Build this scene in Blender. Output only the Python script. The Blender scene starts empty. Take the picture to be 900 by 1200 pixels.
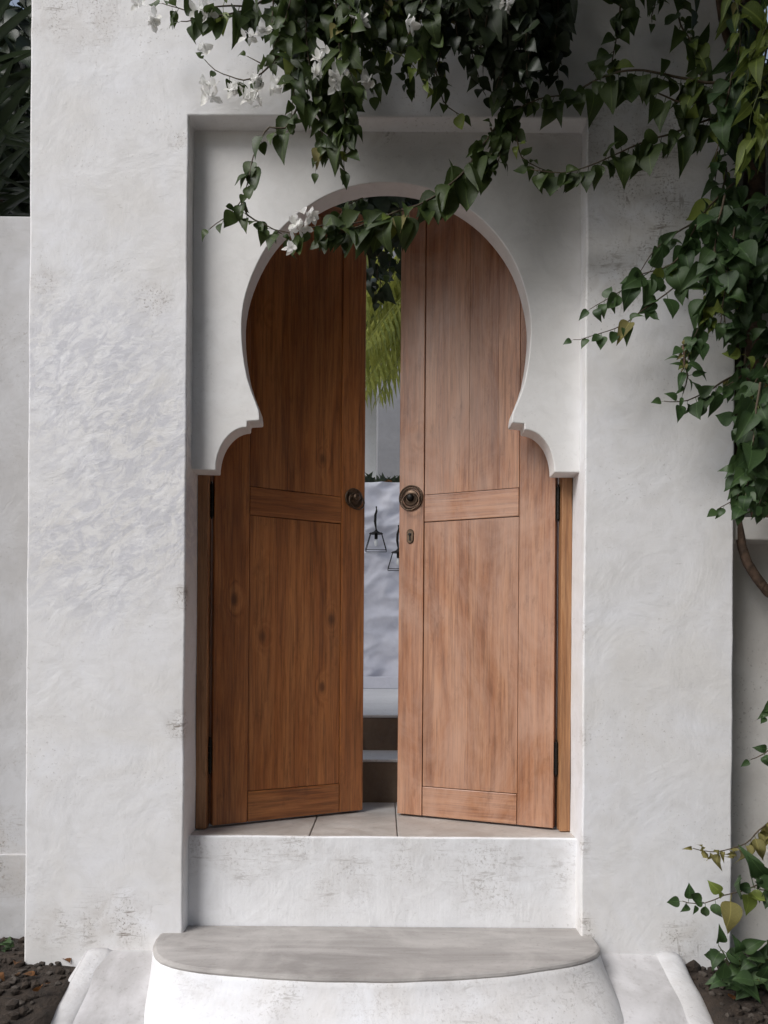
import bpy, bmesh, math, random
from mathutils import Vector, Matrix, noise, Quaternion
random.seed(7)
R = math.radians
scene = bpy.context.scene
COL = scene.collection

# ------------------------------------------------------------------ camera, sky, sun, exposure
F, D0, EYE = 920.0, 2.45, 1.15          # focal length in px of the 900x1200 frame, distance to wall face, eye height
ROLL = R(0.42)
PX0, PY0 = 450.0, 764.0                 # principal point
cd = bpy.data.cameras.new('camera'); cam = bpy.data.objects.new('camera', cd); COL.objects.link(cam)
cd.sensor_fit = 'VERTICAL'; cd.sensor_height = 36; cd.lens = F/1200*36
cd.shift_y = (PY0-600)/1200
cd.clip_start = 0.05; cd.clip_end = 2000
cam.location = (0, -D0, EYE)
cam.rotation_euler = (Matrix.Rotation(R(90), 3, 'X') @ Matrix.Rotation(ROLL, 3, 'Z')).to_euler()
scene.camera = cam

SUN_EL, SUN_AZ = R(44), R(-48)          # azimuth measured from -Y (towards the camera) to +X; negative = from the left
w = bpy.data.worlds.new('World'); scene.world = w; w.use_nodes = True
nt = w.node_tree; bg = nt.nodes['Background']
sky = nt.nodes.new('ShaderNodeTexSky'); sky.sky_type = 'NISHITA'; sky.sun_disc = False
sky.sun_elevation = SUN_EL; sky.sun_rotation = R(180) - SUN_AZ
sky.air_density = 1.0; sky.dust_density = 2.0; sky.ozone_density = 1.0
hsv = nt.nodes.new('ShaderNodeHueSaturation'); hsv.inputs['Saturation'].default_value = .62      # thin overcast: a paler sky
nt.links.new(sky.outputs[0], hsv.inputs['Color']); nt.links.new(hsv.outputs[0], bg.inputs[0]); bg.inputs[1].default_value = 0.085
sd = bpy.data.lights.new('sun', 'SUN'); sun = bpy.data.objects.new('sun', sd); COL.objects.link(sun)
sd.energy = 1.5; sd.angle = R(32); sd.color = (1.0, 0.99, 0.98)
sdir = Vector((math.sin(SUN_AZ)*math.cos(SUN_EL), -math.cos(SUN_AZ)*math.cos(SUN_EL), math.sin(SUN_EL)))
sun.rotation_euler = sdir.to_track_quat('Z', 'Y').to_euler(); sun.location = sdir*20
vs = scene.view_settings
vs.view_transform = 'Standard'; vs.look = 'None'; vs.gamma = 1; vs.use_curve_mapping = False; vs.exposure = 0.82
scene.cycles.max_bounces = 7; scene.cycles.diffuse_bounces = 4; scene.cycles.glossy_bounces = 2; scene.cycles.transmission_bounces = 4; scene.cycles.transparent_max_bounces = 4
scene.cycles.use_adaptive_sampling = True; scene.cycles.adaptive_threshold = .02; scene.cycles.use_denoising = True

# ------------------------------------------------------------------ helpers
def P(px, py, Y):
    """photo pixel (900x1200) at depth Y behind the wall face -> point in the place"""
    dx, dy = px-PX0, py-PY0
    c, s = math.cos(ROLL), math.sin(ROLL)
    x, y = dx*c + dy*s, -dx*s + dy*c
    k = (Y+D0)/F
    return Vector((x*k, Y, EYE - y*k))
def proj(v):
    k = F/max(v.y+D0, .05)
    x, y = v.x*k, -(v.z-EYE)*k
    c, s = math.cos(ROLL), math.sin(ROLL)
    return (PX0 + x*c - y*s, PY0 + x*s + y*c)
def tag(o, label=None, cat=None, group=None, kind=None):
    if label: o['label'] = label
    if cat: o['category'] = cat
    if group: o['group'] = group
    if kind: o['kind'] = kind
    return o
def empty(name, loc, rz=0):
    o = bpy.data.objects.new(name, None); COL.objects.link(o); o.empty_display_size = .05
    o.location = loc; o.rotation_euler = (0, 0, rz); return o
def link(name, me, mat, parent=None, loc=None):
    o = bpy.data.objects.new(name, me); COL.objects.link(o)
    if mat and not me.materials: me.materials.append(mat)
    if parent: o.parent = parent
    if loc is not None: o.location = loc
    return o
def bobj(name, bm, mat, parent=None, loc=None, smooth=False):
    me = bpy.data.meshes.new(name); bmesh.ops.recalc_face_normals(bm, faces=bm.faces[:]); bm.to_mesh(me); bm.free()
    if smooth:
        for p in me.polygons: p.use_smooth = True
    return link(name, me, mat, parent, loc)
def box(bm, x0, x1, y0, y1, z0, z1):
    vs_ = [bm.verts.new(v) for v in ((x0,y0,z0),(x1,y0,z0),(x1,y1,z0),(x0,y1,z0),(x0,y0,z1),(x1,y0,z1),(x1,y1,z1),(x0,y1,z1))]
    for f in ((0,1,2,3),(4,5,6,7),(0,1,5,4),(1,2,6,5),(2,3,7,6),(3,0,4,7)): bm.faces.new([vs_[i] for i in f])
def box_obj(name, x0, x1, y0, y1, z0, z1, mat, parent=None, bev=.002, seg=2, off=None):
    """box as its own object, origin in its middle"""
    c = Vector(((x0+x1)/2, (y0+y1)/2, (z0+z1)/2))
    bm = bmesh.new(); box(bm, x0-c.x, x1-c.x, y0-c.y, y1-c.y, z0-c.z, z1-c.z)
    bmesh.ops.recalc_face_normals(bm, faces=bm.faces[:])
    if bev: bmesh.ops.bevel(bm, geom=bm.edges[:], offset=bev, segments=seg, affect='EDGES', profile=.5)
    return bobj(name, bm, mat, parent, c if off is None else c-off)
def tube_bm(bm, pts, rad, n=6, caps=True):
    rings = []; up = Vector((.31, .52, .79)).normalized()
    for i, p in enumerate(pts):
        t = (pts[min(i+1, len(pts)-1)] - pts[max(i-1, 0)])
        t = t.normalized() if t.length > 1e-9 else Vector((0,0,1))
        a = t.cross(up); a = a.normalized() if a.length > 1e-4 else t.orthogonal().normalized()
        b = t.cross(a)
        r = rad[i] if isinstance(rad, (list, tuple)) else rad
        rings.append([bm.verts.new(p + (a*math.cos(2*math.pi*k/n) + b*math.sin(2*math.pi*k/n))*r) for k in range(n)])
    for A, B in zip(rings, rings[1:]):
        for k in range(n): bm.faces.new((A[k], A[(k+1) % n], B[(k+1) % n], B[k]))
    if caps:
        bm.faces.new(rings[0][::-1]); bm.faces.new(rings[-1])
def lathe_bm(bm, prof, n=28, axis='y', c=Vector((0,0,0))):
    """prof: (radius, height along axis)"""
    rings = []
    for r, h in prof:
        ring = []
        for k in range(n):
            a = 2*math.pi*k/n
            if axis == 'y': v = Vector((r*math.cos(a), h, r*math.sin(a)))
            else: v = Vector((r*math.cos(a), r*math.sin(a), h))
            ring.append(bm.verts.new(c+v))
        rings.append(ring)
    for A, B in zip(rings, rings[1:]):
        for k in range(n): bm.faces.new((A[k], A[(k+1) % n], B[(k+1) % n], B[k]))
    bm.faces.new(rings[0]); bm.faces.new(rings[-1][::-1])
def torus_bm(bm, R_, r, c, tilt=0, n=30, m=8):
    rings = []
    q = Matrix.Rotation(tilt, 3, 'X')
    for i in range(n):
        a = 2*math.pi*i/n; ring = []
        for j in range(m):
            b = 2*math.pi*j/m
            v = Vector(((R_+r*math.cos(b))*math.cos(a), r*math.sin(b), (R_+r*math.cos(b))*math.sin(a)))
            ring.append(bm.verts.new(c + q @ v))
        rings.append(ring)
    for i in range(n):
        A, B = rings[i], rings[(i+1) % n]
        for j in range(m): bm.faces.new((A[j], B[j], B[(j+1) % m], A[(j+1) % m]))
def spline(pts, step=.02):
    out = []; n = len(pts)
    if n == 2: return [pts[0].lerp(pts[1], i/8) for i in range(9)]
    for i in range(n-1):
        p0, p1, p2, p3 = pts[max(i-1,0)], pts[i], pts[i+1], pts[min(i+2,n-1)]
        m = max(2, int((p2-p1).length/step))
        for j in range(m):
            t = j/m
            out.append(.5*((2*p1) + (p2-p0)*t + (2*p0-5*p1+4*p2-p3)*t*t + (3*p1-p0-3*p2+p3)*t**3))
    out.append(pts[-1]); return out
def nz(v, s): return noise.noise(Vector(v)*s)

# ------------------------------------------------------------------ materials
class N:
    def __init__(self, name):
        self.m = bpy.data.materials.new(name); self.m.use_nodes = True
        self.t = self.m.node_tree; self.b = self.t.nodes['Principled BSDF']; self.out = self.t.nodes['Material Output']
    def n(self, kind, **kw):
        x = self.t.nodes.new(kind)
        for k, v in kw.items():
            if k.startswith('i_'):
                key = k[2:]
                x.inputs[int(key) if key.isdigit() else key].default_value = v
            else: setattr(x, k, v)
        return x
    def l(self, a, b): self.t.links.new(a, b)
    def math(self, op, a, b=None, clamp=False):
        x = self.n('ShaderNodeMath', operation=op); x.use_clamp = clamp
        for i, v in enumerate((a, b)):
            if v is None: continue
            if isinstance(v, (int, float)): x.inputs[i].default_value = v
            else: self.l(v, x.inputs[i])
        return x.outputs[0]
    def mix(self, f, a, b, blend='MIX'):
        x = self.n('ShaderNodeMix', data_type='RGBA', blend_type=blend)
        for s, v in ((x.inputs[0], f), (x.inputs[6], a), (x.inputs[7], b)):
            if isinstance(v, (int, float)): s.default_value = v
            elif isinstance(v, tuple): s.default_value = v + (1,) if len(v) == 3 else v
            else: self.l(v, s)
        return x.outputs[2]
    def ramp(self, f, stops, interp='LINEAR'):
        x = self.n('ShaderNodeValToRGB'); e = x.color_ramp.elements; x.color_ramp.interpolation = interp
        while len(e) > 1: e.remove(e[-1])
        for i, (p, c) in enumerate(stops):
            el = e[0] if i == 0 else e.new(p)
            el.position = p; el.color = (c, c, c, 1) if isinstance(c, (int, float)) else tuple(c)+(1,)
        self.l(f, x.inputs[0]); return x.outputs[0]
    def noise(self, vec, scale, detail=4, rough=.55, dist=0):
        x = self.n('ShaderNodeTexNoise', i_Scale=scale, i_Detail=detail, i_Roughness=rough, i_Distortion=dist)
        self.l(vec, x.inputs['Vector']); return x.outputs[0]
    def scale(self, vec, s, off=None):
        x = self.n('ShaderNodeMapping'); x.inputs['Scale'].default_value = s
        if off: x.inputs['Location'].default_value = off
        self.l(vec, x.inputs['Vector']); return x.outputs[0]
    def n_rot(self, vec, deg):
        x = self.n('ShaderNodeMapping'); x.inputs['Rotation'].default_value = (0, R(deg), 0); self.l(vec, x.inputs['Vector']); return x.outputs[0]
    def bump(self, h, strength, dist, prev=None):
        x = self.n('ShaderNodeBump'); x.inputs['Strength'].default_value = strength; x.inputs['Distance'].default_value = dist
        self.l(h, x.inputs['Height'])
        if prev is not None: self.l(prev, x.inputs['Normal'])
        return x.outputs[0]
    def spots(self, vec, lst):
        """soft union of balls (centre, radius) -> 0..1"""
        tot = None
        for c, r in lst:
            d = self.n('ShaderNodeVectorMath', operation='DISTANCE'); self.l(vec, d.inputs[0]); d.inputs[1].default_value = c
            m = self.n('ShaderNodeMapRange', interpolation_type='SMOOTHSTEP'); self.l(d.outputs['Value'], m.inputs[0])
            m.inputs[1].default_value = r; m.inputs[2].default_value = r*.25; m.inputs[3].default_value = 0; m.inputs[4].default_value = 1
            tot = m.outputs[0] if tot is None else self.math('MAXIMUM', tot, m.outputs[0])
        return tot

def plaster(name, base=(.785,.785,.805), warm=(.74,.725,.71), stain=(.20,.165,.135), trowel=None, dirty=None, amount=.4, bump=.35, brush=False, dirt=.8):
    k = N(name); g = k.n('ShaderNodeNewGeometry').outputs['Position']
    blot = k.noise(g, 2.6, 6, .66, .6)
    col = k.mix(k.ramp(blot, [(.36, 0), (.62, 1)]), base, warm)
    mid = k.noise(g, 14, 5, .6, .8)
    col = k.mix(k.ramp(mid, [(.44, 0), (.74, .4)]), col, tuple(c*.82 for c in warm))
    # worn specks and short scratches, clustered
    fine = k.noise(g, 95, 3, .6)
    cl = k.noise(g, 3.1, 3, .6, .3)
    specks = k.math('MULTIPLY', k.ramp(fine, [(.61, 0), (.68, 1)]), k.ramp(cl, [(.46, .04), (.66, 1)]))
    scr = k.noise(k.scale(g, (9, 9, 60)), 1.0, 4, .65, 1.2)
    scv = k.noise(k.scale(g, (60, 60, 7)), 1.0, 4, .65, 1.2)
    hair = k.math('MULTIPLY', k.math('MAXIMUM', k.ramp(scr, [(.66, 0), (.70, 1)]), k.ramp(scv, [(.67, 0), (.71, 1)])), k.ramp(mid, [(.48, 0), (.58, .55)]))
    tot = k.math('MULTIPLY', k.math('MAXIMUM', specks, hair), amount)
    if dirty:
        d = k.spots(g, dirty)
        s2 = k.math('MAXIMUM', k.ramp(scr, [(.57, 0), (.64, 1)]), k.ramp(k.noise(g, 120, 4, .7), [(.53, 0), (.63, 1)]))
        s2 = k.math('MAXIMUM', s2, k.math('MULTIPLY', k.ramp(scv, [(.62, 0), (.68, 1)]), .8))
        s2 = k.math('MULTIPLY', s2, k.ramp(k.noise(k.scale(g, (11, 11, 7)), 1.0, 5, .65, .5), [(.40, 0), (.58, 1)]))
        tot = k.math('MAXIMUM', tot, k.math('MULTIPLY', k.math('MULTIPLY', d, s2), dirt))
        col = k.mix(k.math('MULTIPLY', k.math('MULTIPLY', d, dirt*1.1), k.ramp(mid, [(.36, .0), (.7, .45)])), col, (.50,.455,.41))
    col = k.mix(tot, col, stain)
    if trowel:          # thin worn paint between the trowel ridges
        tw = k.spots(g, trowel)
        pw = k.ramp(k.noise(k.scale(k.n_rot(g, 35), (14, 14, 26)), 1.0, 7, .68, 1.0), [(.44, 0), (.56, .75)])
        col = k.mix(k.math('MULTIPLY', tw, pw), col, (.56,.56,.60))
    k.l(col, k.b.inputs['Base Color'])
    k.b.inputs['Roughness'].default_value = .72
    k.b.inputs['Specular IOR Level'].default_value = .3
    nb = k.bump(k.noise(g, 5, 4, .6, .6), bump*.6, .02)
    nb = k.bump(k.noise(g, 38, 6, .65, .5), bump*.55, .004, nb)
    if brush: nb = k.bump(k.noise(k.scale(g, (70, 70, 5)), 1.0, 4, .6, .6), .2, .004, nb)
    if trowel:
        t = k.spots(g, trowel)
        t = k.math('MULTIPLY', t, k.ramp(k.noise(g, 4.5, 4, .6, .5), [(.30, 0), (.56, 1)]))
        h = k.noise(k.scale(k.n_rot(g, 35), (8, 8, 15)), 1.0, 8, .66, 1.1)
        h = k.ramp(h, [(.36, 0), (.46, .55), (.54, .68), (.64, 1)])
        h2 = k.noise(k.scale(g, (30, 30, 90)), 1.0, 5, .6, 1.0)
        h = k.math('ADD', h, k.math('MULTIPLY', h2, .5))
        nb = k.bump(k.math('MULTIPLY', h, t), .15, .010, nb)
        sh_ = k.math('MULTIPLY', t, k.ramp(h, [(.5, .25), (1.1, 1)]))
        k.l(k.math('SUBTRACT', .72, k.math('MULTIPLY', sh_, .34)), k.b.inputs['Roughness'])
    nb = k.bump(fine, .12, .002, nb)
    k.l(nb, k.b.inputs['Normal'])
    return k.m
def cement(name, c1=(.27,.25,.235), c2=(.44,.415,.395), streak=(2, 9, 9)):
    k = N(name); g = k.n('ShaderNodeNewGeometry').outputs['Position']
    s = k.noise(k.scale(g, streak), 1.0, 6, .62, 1.0)
    col = k.mix(k.ramp(s, [(.36, 0), (.66, 1)]), c1, c2)
    f = k.noise(g, 60, 5, .7)
    col = k.mix(k.ramp(f, [(.56, 0), (.72, .5)]), col, (.20,.17,.15))
    b = k.noise(g, 4.5, 5, .65, .6)
    col = k.mix(k.ramp(b, [(.45, 0), (.7, .4)]), col, tuple(min(.8, c*1.4) for c in c2))
    k.l(col, k.b.inputs['Base Color'])
    k.l(k.ramp(s, [(.3, .42), (.7, .68)]), k.b.inputs['Roughness'])
    nb = k.bump(b, .25, .01); nb = k.bump(f, .18, .003, nb)
    k.l(nb, k.b.inputs['Normal']); return k.m
def wood(name, axis='z', dark=(.095,.028,.007), mid=(.33,.108,.026), light=(.47,.18,.052), weather=.2, wcol=(.30,.15,.075), rough=.36):
    k = N(name); tc = k.n('ShaderNodeTexCoord').outputs['Object']; oi = k.n('ShaderNodeObjectInfo').outputs['Random']
    off = k.n('ShaderNodeCombineXYZ')
    for i, m_ in enumerate((37.0, 91.0, 53.0)): k.l(k.math('MULTIPLY', oi, m_), off.inputs[i])
    va = k.n('ShaderNodeVectorMath', operation='ADD'); k.l(tc, va.inputs[0]); k.l(off.outputs[0], va.inputs[1]); v = va.outputs[0]
    lo = 1.0
    ax = {'x': 0, 'z': 2}[axis]
    def st(across, along):
        s = [across]*3; s[ax] = along; return k.scale(v, tuple(s))
    # knots: sparse voronoi cells stretched along the grain, grain bends round them
    vo = k.n('ShaderNodeTexVoronoi', i_Scale=1.0, feature='F1'); k.l(st(6.5, 3.6), vo.inputs['Vector'])
    kd = vo.outputs['Distance']
    sc = k.n('ShaderNodeSeparateColor'); k.l(vo.outputs['Color'], sc.inputs[0])
    sel = k.ramp(sc.outputs[0], [(.62, 0), (.66, 1)])
    kmask = k.math('MULTIPLY', k.ramp(kd, [(.02, 1), (.30, 0)], 'EASE'), sel)
    bend = k.n('ShaderNodeVectorMath', operation='ADD'); k.l(st(13, lo), bend.inputs[0])
    cb = k.n('ShaderNodeCombineXYZ'); k.l(k.math('MULTIPLY', kmask, .8), cb.inputs[0]); k.l(k.math('MULTIPLY', kmask, .8), cb.inputs[2])
    k.l(cb.outputs[0], bend.inputs[1])
    grain = k.noise(bend.outputs[0], 1.0, 7, .62, 1.4)
    fib = k.noise(st(150, 4.5), 1.0, 4, .7)
    fib2 = k.noise(st(55, 2.2), 1.0, 5, .65, .6)
    col = k.ramp(grain, [(.22, dark), (.44, mid), (.62, light), (.80, mid)])
    col = k.mix(k.ramp(fib2, [(.34, .34), (.52, 0)]), col, dark)
    col = k.mix(k.ramp(fib, [(.40, .45), (.52, 0)]), col, tuple(c*.8 for c in dark))
    pore = k.noise(st(75, 3.0), 1.0, 5, .72, .3)
    col = k.mix(k.ramp(pore, [(.565, 0), (.63, .38)]), col, tuple(c*.7 for c in dark))
    col = k.mix(k.ramp(pore, [(.36, .2), (.43, 0)]), col, tuple(min(1, c*1.25) for c in light))
    # tone of each piece
    tone = k.n('ShaderNodeMapRange'); k.l(oi, tone.inputs[0]); tone.inputs[3].default_value = .88; tone.inputs[4].default_value = 1.12
    tm = k.n('ShaderNodeCombineColor')
    for i in range(3): k.l(tone.outputs[0], tm.inputs[i])
    col = k.mix(1.0, col, tm.outputs[0], 'MULTIPLY')
    g = k.n('ShaderNodeNewGeometry').outputs['Position']
    wz = k.noise(k.scale(g, (4.5, 4.5, 2.2)), 1.0, 6, .68, .8)
    col = k.mix(k.math('MULTIPLY', k.ramp(wz, [(.38, 0), (.62, 1)]), weather), col, wcol)
    blot = k.noise(k.scale(g, (24, 24, 8)), 1.0, 6, .75, .2)
    col = k.mix(k.ramp(blot, [(.57, 0), (.75, .5)]), col, tuple(c*.6 for c in dark))
    col = k.mix(k.math('MULTIPLY', k.ramp(kd, [(.02, 1), (.13, 0)], 'EASE'), k.math('MULTIPLY', sel, .7)), col, tuple(c*.45 for c in dark))
    k.l(col, k.b.inputs['Base Color'])
    k.l(k.ramp(fib2, [(.3, rough+.16), (.65, rough-.05)]), k.b.inputs['Roughness'])
    k.b.inputs['Coat Weight'].default_value = .25; k.b.inputs['Coat Roughness'].default_value = .38
    nb = k.bump(fib, .30, .0016); nb = k.bump(fib2, .30, .003, nb); nb = k.bump(grain, .2, .006, nb)
    k.l(nb, k.b.inputs['Normal']); return k.m
def leafmat(name, c1, c2, trans=.25, rough=.42):
    k = N(name); oi = k.n('ShaderNodeObjectInfo').outputs['Random']; g = k.n('ShaderNodeNewGeometry')
    r = k.math('FRACT', k.math('ADD', k.math('MULTIPLY', oi, 7.13), g.outputs['Random Per Island']))
    col = k.mix(r, c1, c2)
    tc = k.n('ShaderNodeTexCoord').outputs['Object']
    v = k.noise(tc, 60, 4, .6); col = k.mix(k.ramp(v, [(.4, 0), (.75, .45)]), col, tuple(c*1.7 for c in c2))
    sx = k.n('ShaderNodeSeparateXYZ'); k.l(tc, sx.inputs[0]); ax_ = k.math('ABSOLUTE', sx.outputs[0])
    rib = k.ramp(ax_, [(.006, 1), (.022, 0)])
    sv = k.math('FRACT', k.math('ADD', k.math('MULTIPLY', sx.outputs[2], 7.0), k.math('MULTIPLY', ax_, -6.0)))
    rib = k.math('MAXIMUM', k.math('MULTIPLY', rib, .6), k.ramp(sv, [(.0, .32), (.09, 0)]))
    col = k.mix(rib, col, tuple(min(1, c*2.3) for c in c2))
    k.l(col, k.b.inputs['Base Color']); k.b.inputs['Roughness'].default_value = rough
    k.b.inputs['Specular IOR Level'].default_value = .3
    nb = k.bump(k.noise(tc, 180, 3, .6), .25, .002); k.l(nb, k.b.inputs['Normal'])
    t = k.n('ShaderNodeBsdfTranslucent'); k.l(k.mix(.5, col, tuple(min(1, c*2.6) for c in c2)), t.inputs[0])
    ms = k.n('ShaderNodeMixShader', i_0=trans); k.l(k.b.outputs[0], ms.inputs[1]); k.l(t.outputs[0], ms.inputs[2])
    k.l(ms.outputs[0], k.out.inputs[0]); return k.m
def simple(name, c, rough=.6, metal=0, var=.25, sc=40, bump=.2, dist=.003):
    k = N(name); tc = k.n('ShaderNodeTexCoord').outputs['Object']
    v = k.noise(tc, sc, 5, .65, .4)
    col = k.mix(k.ramp(v, [(.35, 0), (.7, 1)]), c, tuple(x*(1-var*2) if var < .5 else x*.1 for x in c))
    k.l(col, k.b.inputs['Base Color']); k.b.inputs['Roughness'].default_value = rough; k.b.inputs['Metallic'].default_value = metal
    k.l(k.bump(v, bump, dist), k.b.inputs['Normal']); return k.m

def sp(px, py, Y, r): return (tuple(P(px, py, Y)), r)
M = {}
M['wall'] = plaster('plaster_portal', trowel=[sp(100,440,0,.42), sp(150,520,0,.42), sp(110,640,0,.36), sp(200,600,0,.3)],
    dirty=[sp(745,170,0,.26), sp(760,250,0,.26), sp(720,330,0,.14), sp(100,20,0,.16), sp(210,165,0,.045), sp(60,25,0,.1), sp(130,1085,0,.16), sp(60,1090,0,.1), sp(215,700,0,.06), sp(212,850,0,.07), sp(676,740,0,.05), sp(676,860,0,.06), sp(674,990,0,.06), sp(50,330,0,.06), sp(680,1090,0,.08), sp(800,1100,0,.1), sp(180,350,0,.08)], bump=.4)
M['panel'] = plaster('plaster_arch_panel', base=(.80,.795,.79), warm=(.755,.74,.72), bump=.25, amount=.15,
    dirty=[sp(640,145,.07,.10), sp(450,150,.07,.08)])
M['side'] = plaster('plaster_garden_wall', base=(.52,.52,.53), warm=(.44,.43,.425), bump=.4, dirty=[sp(15,1000,.25,.2), sp(880,990,.25,.2)])  # greyer copy: the left wall's shade is put into the base colour
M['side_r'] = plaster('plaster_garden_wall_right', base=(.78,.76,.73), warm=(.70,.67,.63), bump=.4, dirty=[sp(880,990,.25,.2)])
M['riser'] = plaster('plaster_riser', base=(.82,.825,.845), warm=(.77,.765,.77), bump=.45, amount=.3, brush=True, dirt=.42,
    dirty=[sp(490,1010,.07,.17), sp(575,1025,.07,.20), sp(290,1005,.07,.15), sp(645,1010,.07,.14), sp(222,1000,.07,.10), sp(400,1030,.07,.16), sp(350,990,.07,.12)])
M['skirt'] = plaster('plaster_lower_step', base=(.79,.795,.825), warm=(.70,.68,.67), bump=.45, amount=.35, brush=True, dirt=.38,
    dirty=[sp(560,1180,-.3,.2), sp(660,1165,-.25,.24), sp(330,1160,-.33,.12), sp(440,1160,-.35,.14), sp(230,1150,-.25,.1)])
M['kerb'] = plaster('plaster_kerb', base=(.66,.66,.675), warm=(.55,.535,.53), bump=.9, amount=.5)
M['court'] = plaster('plaster_courtyard', base=(.76,.76,.82), warm=(.71,.71,.77), bump=.3, amount=.1)
M['house'] = plaster('plaster_far_house', base=(.21,.21,.22), warm=(.18,.18,.19), bump=.2)
M['housew'] = plaster('plaster_white_house', base=(.8,.8,.8), warm=(.76,.75,.74), bump=.2)
M['cement'] = cement('cement_tread')
M['slab'] = cement('cement_threshold', (.34,.305,.275), (.47,.44,.41), (6, 6, 6))
M['apron'] = cement('cement_apron', (.40,.385,.38), (.56,.545,.55), (5, 2, 5))
M['added_lane'] = cement('added_lane_cement', (.15,.125,.105), (.22,.19,.165), (1, 1, 1))
M['terrace'] = cement('cement_terrace', (.66,.65,.635), (.74,.73,.715), (2, 8, 8))
M['criser'] = cement('cement_inner_riser', (.13,.09,.058), (.20,.145,.10), (8, 8, 3))  # dark brown holds the inner risers' shade as well as their own colour
M['wood_l'] = wood('teak_left_vertical', 'z', weather=.15)
M['wood_lh'] = wood('teak_left_horizontal', 'x', weather=.15)
WR = dict(dark=(.16,.056,.024), mid=(.37,.155,.072), light=(.50,.25,.135), weather=.55, wcol=(.52,.33,.245), rough=.36)  # paler teak: weathering, plus sky sheen put into the colour
M['wood_r'] = wood('teak_right_vertical', 'z', **WR)
M['wood_rh'] = wood('teak_right_horizontal', 'x', **WR)
M['frame'] = wood('teak_frame', 'z', dark=(.15,.055,.02), mid=(.33,.15,.06), light=(.45,.235,.11), weather=.2)
M['bronze'] = simple('aged_bronze', (.16,.11,.075), .42, .85, .3, 60)
M['brass'] = simple('worn_brass', (.17,.115,.08), .48, .8, .3, 60)
M['iron'] = simple('black_iron', (.02,.018,.016), .5, .6, .2, 60)
M['bark'] = simple('vine_bark', (.115,.07,.045), .85, 0, .3, 45, .8, .01)
M['twig'] = simple('vine_twig', (.085,.06,.032), .7, 0, .25, 60)
M['twigg'] = simple('green_twig', (.10,.12,.03), .6, 0, .25, 60)
M['leaf'] = leafmat('bougainvillea_leaf', (.018,.033,.010), (.046,.068,.018), .2, .45)
M['leafb'] = leafmat('climber_leaf', (.018,.040,.014), (.044,.078,.026), .2, .45)
M['young'] = leafmat('young_leaf', (.075,.115,.022), (.15,.185,.04), .3)
M['dry'] = leafmat('withered_leaf', (.11,.10,.035), (.17,.15,.05), .25, .7)
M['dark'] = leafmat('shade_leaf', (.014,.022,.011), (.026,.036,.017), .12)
M['palm'] = leafmat('palm_leaf', (.05,.075,.016), (.20,.205,.045), .4)
M['bract'] = leafmat('white_bract', (.62,.61,.55), (.74,.73,.68), .35, .6)
M['soil'] = simple('garden_soil', (.042,.029,.020), .95, 0, .3, 22, .9, .02)
M['stone'] = simple('bed_pebble', (.075,.06,.048), .85, 0, .3, 30, .5, .006)
M['litter'] = leafmat('fallen_leaf', (.045,.028,.015), (.16,.065,.02), .1, .8)
kgl = N('bulb_glass'); kgl.b.inputs['Base Color'].default_value = (.8,.8,.78,1); kgl.b.inputs['Roughness'].default_value = .15; M['bulb'] = kgl.m

# ------------------------------------------------------------------ setting: ground, path, terrace
def grid_sheet(name, xs, ys, zf, mat):
    bm = bmesh.new(); rows = [[bm.verts.new((x, y, zf(x, y))) for x in xs] for y in ys]
    for j in range(len(ys)-1):
        for i in range(len(xs)-1): bm.faces.new((rows[j][i], rows[j][i+1], rows[j+1][i+1], rows[j+1][i]))
    return bobj(name, bm, mat, smooth=True)
def graded(a, b, fine, far):
    v = []; x = a
    while x < b: v.append(x); x += fine
    v.append(b); s = fine
    lo = [a]; hi = [b]
    while hi[-1] < far: s *= 1.6; hi.append(hi[-1]+s)
    s = fine
    while lo[-1] > -far: s *= 1.6; lo.append(lo[-1]-s)
    return lo[:0:-1] + v + hi[1:]
SILL, TREAD = P(450, 981, .07).z, P(450, 1086, .07).z
def soil_z(x, y):
    if -.92 < x < .92 or y > .24 or (x > 0 and y > .125): return .02
    n = nz((x, y, 0), 5)*.018 + nz((x, y, 3), 17)*.010 + nz((x, y, 5), 45)*.004
    return .165 + n - max(0, -y-.15)*.10*(1 if y > -1 else 0) - (.085 if y <= -1 else 0)
g = grid_sheet('ground', graded(-1.9, 1.9, .035, 400), graded(-1.0, .4, .035, 400), soil_z, M['soil']); tag(g, kind='structure')
def path_z(x, y):
    return .215 + .36*min(0, max(y, -.6)) + nz((x, y, 1), 6)*.004
pth = grid_sheet('path', [(-.92 + i*.046) for i in range(41)], [(-6 + i*.1) for i in range(54)] + [-.58 + i*.03 for i in range(22)], path_z, M['apron']); tag(pth, kind='structure')

added_lane = grid_sheet('added_lane', [-9 + i*1.0 for i in range(19)], [-9 + i*.5 for i in range(17)], lambda x, y: .118 + nz((x, y, 1), 1.5)*.006, M['added_lane']); tag(added_lane, kind='structure')  # unseen paving added for light bounced from the ground
def swept(name, prof, path, mat, wob=.004, seed=0):
    """closed profile (u right of the path, v up) along a path of points; capped"""
    bm = bmesh.new(); rings = []
    for i, p in enumerate(path):
        t = (path[min(i+1, len(path)-1)] - path[max(i-1, 0)]); t.z = 0; t.normalize()
        r = Vector((t.y, -t.x, 0))
        ring = []
        for u, v in prof:
            q = p + r*u + Vector((0, 0, v))
            q += Vector((nz((q.x+seed, q.y, q.z), 9), nz((q.y, q.x+seed, q.z), 9), nz((q.z, q.x, q.y+seed), 11)))*wob
            ring.append(bm.verts.new(q))
        rings.append(ring)
    n = len(prof)
    for A, B in zip(rings, rings[1:]):
        for k in range(n): bm.faces.new((A[k], A[(k+1) % n], B[(k+1) % n], B[k]))
    bm.faces.new(rings[0]); bm.faces.new(rings[-1])
    return bobj(name, bm, mat, smooth=True)
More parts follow.
